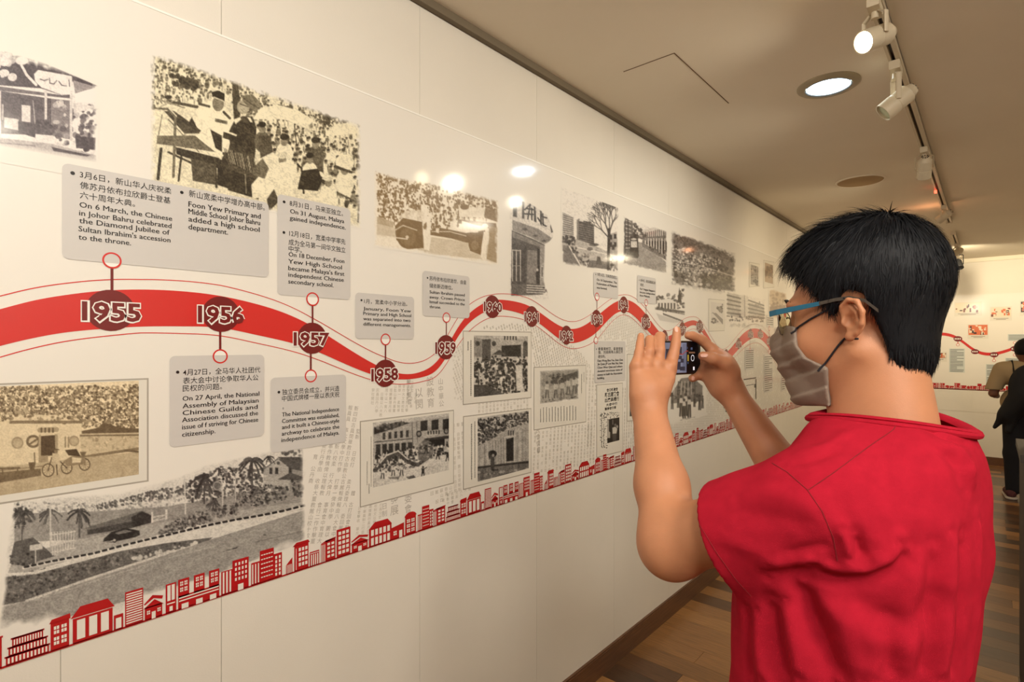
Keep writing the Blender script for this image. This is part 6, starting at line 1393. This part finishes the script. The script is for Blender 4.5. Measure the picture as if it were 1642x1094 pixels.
b.add([v for l_ in lay for v in l_], [(i*n+k, i*n+(k+1) % n, (i+1)*n+(k+1) % n, (i+1)*n+k) for i in range(3) for k in range(n)]+[tuple(range(n))[::-1], tuple(range(3*n, 4*n))], 0)
b.build('case', mat('bronze_phone_frame', (84, 66, 44), .3, metal=.7), ph)
b = MB(); b.add(rr(L-.002, Hh-.0022, .007, .0003), [tuple(range(n))]); b.build('screen', mat('black_glass', (8, 9, 11), .12, emit=(6, 8, 10), es=.4), ph)
def ucol(name, c, e=.5): return mat(name, c, .25, emit=c, es=e)
b = MB(); Q = lambda x0, x1, y0, y1, z, m: b.add([(x0, y0, z), (x1, y0, z), (x1, y1, z), (x0, y1, z)], [(0, 1, 2, 3)], m)
sgn = 1
Q(-L+.006, L-.047, -Hh+.004, Hh-.004, .0006, 0); Q(L-.060, L-.047, -Hh+.006, Hh-.006, .0007, 6)
r = random.Random(2)
for (x0, x1, y0, y1, m) in ((L-.088, L-.062, .006, .022, 1), (L-.085, L-.066, -.024, -.008, 1), (L-.075, L-.062, -.003, .004, 1), (L-.068, L-.052, -.026, -.018, 1), (L-.066, L-.056, -.010, -.002, 1), (L-.112, L-.092, -.012, .018, 1)): Q(x0, x1, y0, y1, .0008, m)
for k in range(16): x = L-.090+k*.003; Q(x, x+.003, .0095+.0035*math.sin(k*.55), .0112+.0035*math.sin(k*.55), .0009, 2)
Q(L-.044, L-.0405, -.007, .006, .0009, 3); Q(L-.044, L-.041, -.013, -.0085, .0009, 4); Q(L-.026, L-.021, -.026, -.019, .0009, 5); Q(L-.046, L-.044, .018, .022, .0009, 4); Q(L-.034, L-.028, .016, .021, .0009, 4); Q(L-.040, L-.020, .0085, .012, .0009, 7)
for k in range(20):
    a0, a1 = 2*math.pi*k/20, 2*math.pi*(k+1)/20; P = [(L-.0275+.0052*f_*math.cos(a), -.001+.0066*f_*math.sin(a), .0009) for a in (a0, a1) for f_ in (.82, 1)]; b.add(P, [(0, 1, 3, 2)], 5)
b.build('screen_image', [ucol('viewfinder_grey', (112, 116, 136)), ucol('viewfinder_dark', (52, 50, 60)), ucol('viewfinder_red', (150, 52, 50), .35), ucol('ui_yellow', (176, 152, 60), .5), ucol('ui_blue', (64, 76, 104), .4), ucol('ui_white', (225, 225, 230), .8),
                          ucol('viewfinder_mid', (92, 96, 116)), ucol('ui_brown', (120, 88, 66), .35)], ph)['kind'] = 'stuff'
# ------------------------------------------------------------------ visitor in the background
vis = empty('person', (1.60, 7.6, 0)); tag(vis, 'distant visitor in beige shirt and black trousers carrying a dark bag, at the right edge', 'person')
def vattach(o): o.data.transform(Matrix.Translation((-1.60, -7.6, 0))); o.parent = vis; return o
M_vs = mat('dark_skin', (120, 78, 56), .55, sss=.1)
v0 = W(1645, 552, 5.55); bx_, by_ = v0.x, v0.y
fv = Vector((-.25, 1, 0)).normalized(); rv = fv.cross(Vector((0, 0, 1)))
def vp(r_, f_, z): return np.array([bx_, by_, 0])+np.array(rv)*r_+np.array(fv)*f_+np.array([0, 0, z])
def vbody(P):
    d = ell(P, vp(0, .02, 1.50), (.08, .09, .11)); d = smin(d, cone(P, vp(0, 0, 1.36), vp(0, 0, 1.46), .05, .05), .02)
    d = smin(d, cone(P, vp(0, 0, 1.25), vp(0, 0, 1.0), .12, .12), .05)
    for s_ in (-1, 1):
        sh = vp(s_*.19, 0, 1.32); el = vp(s_*.25, .02, 1.06); wr = vp(s_*.17, .22, 1.02)
        d = smin(d, smin(cone(P, sh, el, .05, .038), cone(P, el, wr, .037, .026), .02), .03)
        for k in range(4): d = smin(d, cone(P, wr, wr+np.array(fv)*.09+np.array([0, 0, -.015*k+.02]), .02, .008), .008)
        d = smin(d, cone(P, wr, wr+np.array(fv)*.05+np.array([0, 0, .05]), .015, .008), .008)
    return d
vattach(sdf_mesh('body', vbody, vp(0, 0, 1.25)-np.array([.42, .42, .42]), vp(0, 0, 1.25)+np.array([.42, .42, .42]), .007, M_vs, smooth_it=1))
vattach(sdf_mesh('hair', lambda P: smax(ell(P, vp(0, .0, 1.525), (.092, .102, .105)), smin(P[..., 2]*0-1, (1.47-P[..., 2]), .01)+0 if 0 else (1.46-P[..., 2]), .01), vp(0, 0, 1.5)-.2, vp(0, 0, 1.5)+.2, .006, M_hair, smooth_it=1))
def vshirt(P):
    d = smin(cone(P, vp(-.08, 0, 1.27), vp(.08, 0, 1.27), .13, .13), cone(P, vp(-.05, 0, .98), vp(.05, 0, .98), .15, .15), .06)
    d = smin(d, cone(P, vp(-.16, 0, 1.31), vp(.16, 0, 1.31), .075, .075), .05)
    for s_ in (-1, 1): d = smin(d, smax(cone(P, vp(s_*.19, 0, 1.31), vp(s_*.25, .02, 1.10), .072, .07), 1.10-P[..., 2], .008), .03)
    d = smax(d, 1.10-.25-P[..., 2], .01)
    return smax(smax(d, P[..., 2]-1.40, .01), -cone(P, vp(0, 0, 1.38), vp(0, 0, 1.6), .062, .062), .005)
vattach(sdf_mesh('shirt', vshirt, vp(0, 0, 1.1)-np.array([.4, .4, .4]), vp(0, 0, 1.1)+np.array([.4, .4, .4]), .007, mat('beige_cotton', (168, 146, 112), .9), smooth_it=1))['label'] = 'beige short-sleeved shirt'
def vleg(P):
    d = cone(P, vp(0, 0, .90), vp(0, 0, .80), .15, .14)
    for s_ in (-1, 1): d = smin(d, smin(cone(P, vp(s_*.08, 0, .82), vp(s_*.09, 0, .45), .105, .085), cone(P, vp(s_*.09, 0, .45), vp(s_*.095, -.02, .10), .085, .07), .03), .02)
    return smax(smax(d, .06-P[..., 2], .006), P[..., 2]-.96, .01)
vattach(sdf_mesh('trousers', vleg, vp(0, 0, .5)-np.array([.35, .35, .5]), vp(0, 0, .5)+np.array([.35, .35, .5]), .009, mat('black_trousers', (20, 20, 26), .9), smooth_it=1))
for s_ in (-1, 1):
    sh_ = vattach(sdf_mesh('shoe', lambda P: smax(smin(cone(P, vp(s_*.10-.03, -.06, .055), vp(s_*.10-.08*0, .15, .045), .042, .042), ell(P, vp(s_*.10, 0, .08), (.05, .05, .05)), .02), .022-P[..., 2], .004), vp(0, 0, .1)-np.array([.3, .3, .14]), vp(0, 0, .1)+np.array([.3, .3, .14]), .007, mat('maroon_trainer', (84, 44, 46), .8), smooth_it=1))
    o = vattach(sdf_mesh('sole', lambda P: smax(smax(cone(P, vp(s_*.10-.03, -.065, .02), vp(s_*.10, .155, .02), .05, .048), P[..., 2]-.026, .003), .001-P[..., 2], .003), vp(0, 0, .05)-np.array([.3, .3, .1]), vp(0, 0, .05)+np.array([.3, .3, .1]), .006, mat('white_rubber', (190, 180, 170), .6), smooth_it=1)); o.parent = sh_
# dark shoulder bag / jacket hanging behind and to his left
def vbag(P):
    d = ell(P, vp(-.02, -.17, 1.13), (.16, .10, .24)); d = smin(d, cone(P, vp(-.03, -.16, 1.05), vp(-.17, -.10, .86), .12, .07), .05)
    d = smin(d, cone(P, vp(-.12, -.10, .98), vp(-.26, -.06, .72), .07, .018), .05); d = smin(d, cone(P, vp(-.10, -.10, .95), vp(-.16, -.1, .70), .06, .03), .05)
    return smin(d, cone(P, vp(.10, -.1, .95), vp(.12, -.1, .74), .08, .05), .05)
bag = sdf_mesh('jacket', vbag, vp(0, 0, 1.05)-np.array([.45, .45, .45]), vp(0, 0, 1.05)+np.array([.45, .45, .45]), .008, mat('black_nylon', (16, 17, 22), .75, bump=.2, bscale=300), smooth_it=1); vattach(bag); bag['label'] = 'dark jacket draped over a backpack'
b = MB()
for s_ in (-1, 1): b.tube([vp(s_*.11, -.13, 1.15), vp(s_*.13, -.13, 1.30), vp(s_*.12, -.05, 1.395), vp(s_*.12, .06, 1.38), vp(s_*.13, .14, 1.25)], .018, 8, flat=.3)
vattach(b.build('strap', mat('black_webbing', (18, 18, 22), .8), smooth=True))

# ------------------------------------------------------------------ dark cabinet at the right edge
cx0 = W(1637, 730, 2.15); cab = empty('display_cabinet', (cx0.x+.26, cx0.y+.25, 0)); cab.rotation_euler = (0, 0, 0)
tag(cab, 'dark cabinet with grey top just inside the right edge of the photo', 'cabinet')
M_cab = mat('dark_laminate', (46, 42, 36), .55, noise=.1, nscale=8)
zt = cx0.z
b = MB(); b.box(-.25, .25, -.24, .24, .06, zt-.03); b.build('carcass', M_cab, cab)
b = MB(); b.box(-.235, .235, -.225, .225, 0, .06); b.build('plinth', M_black, cab)
b = MB(); b.box(-.262, .262, -.252, .252, zt-.03, zt); b.build('top', mat('cabinet_edge', (60, 54, 46), .5), cab)
for s_ in (-1, 1):
    b = MB(); b.box(.003 if s_ > 0 else -.245, .245 if s_ > 0 else -.003, -.256, -.24, .08, zt-.05); d_ = b.build('door', M_cab, cab)
    b = MB(); b.tube([(s_*.03, -.262, zt-.28), (s_*.03, -.275, zt-.27), (s_*.03, -.275, zt-.19), (s_*.03, -.262, zt-.18)], .005, 8); b.build('handle', M_black, d_, smooth=True)
bx2 = MB(); bx2.box(-.12, .14, -.10, .12, 0, .078); o = bx2.build('equipment_box', mat('grey_enamel', (112, 106, 92), .5)); o.location = (cab.location.x-.12, cab.location.y-.12, zt+.0005)
tag(o, 'small grey box standing on the dark cabinet at the right edge', 'box')
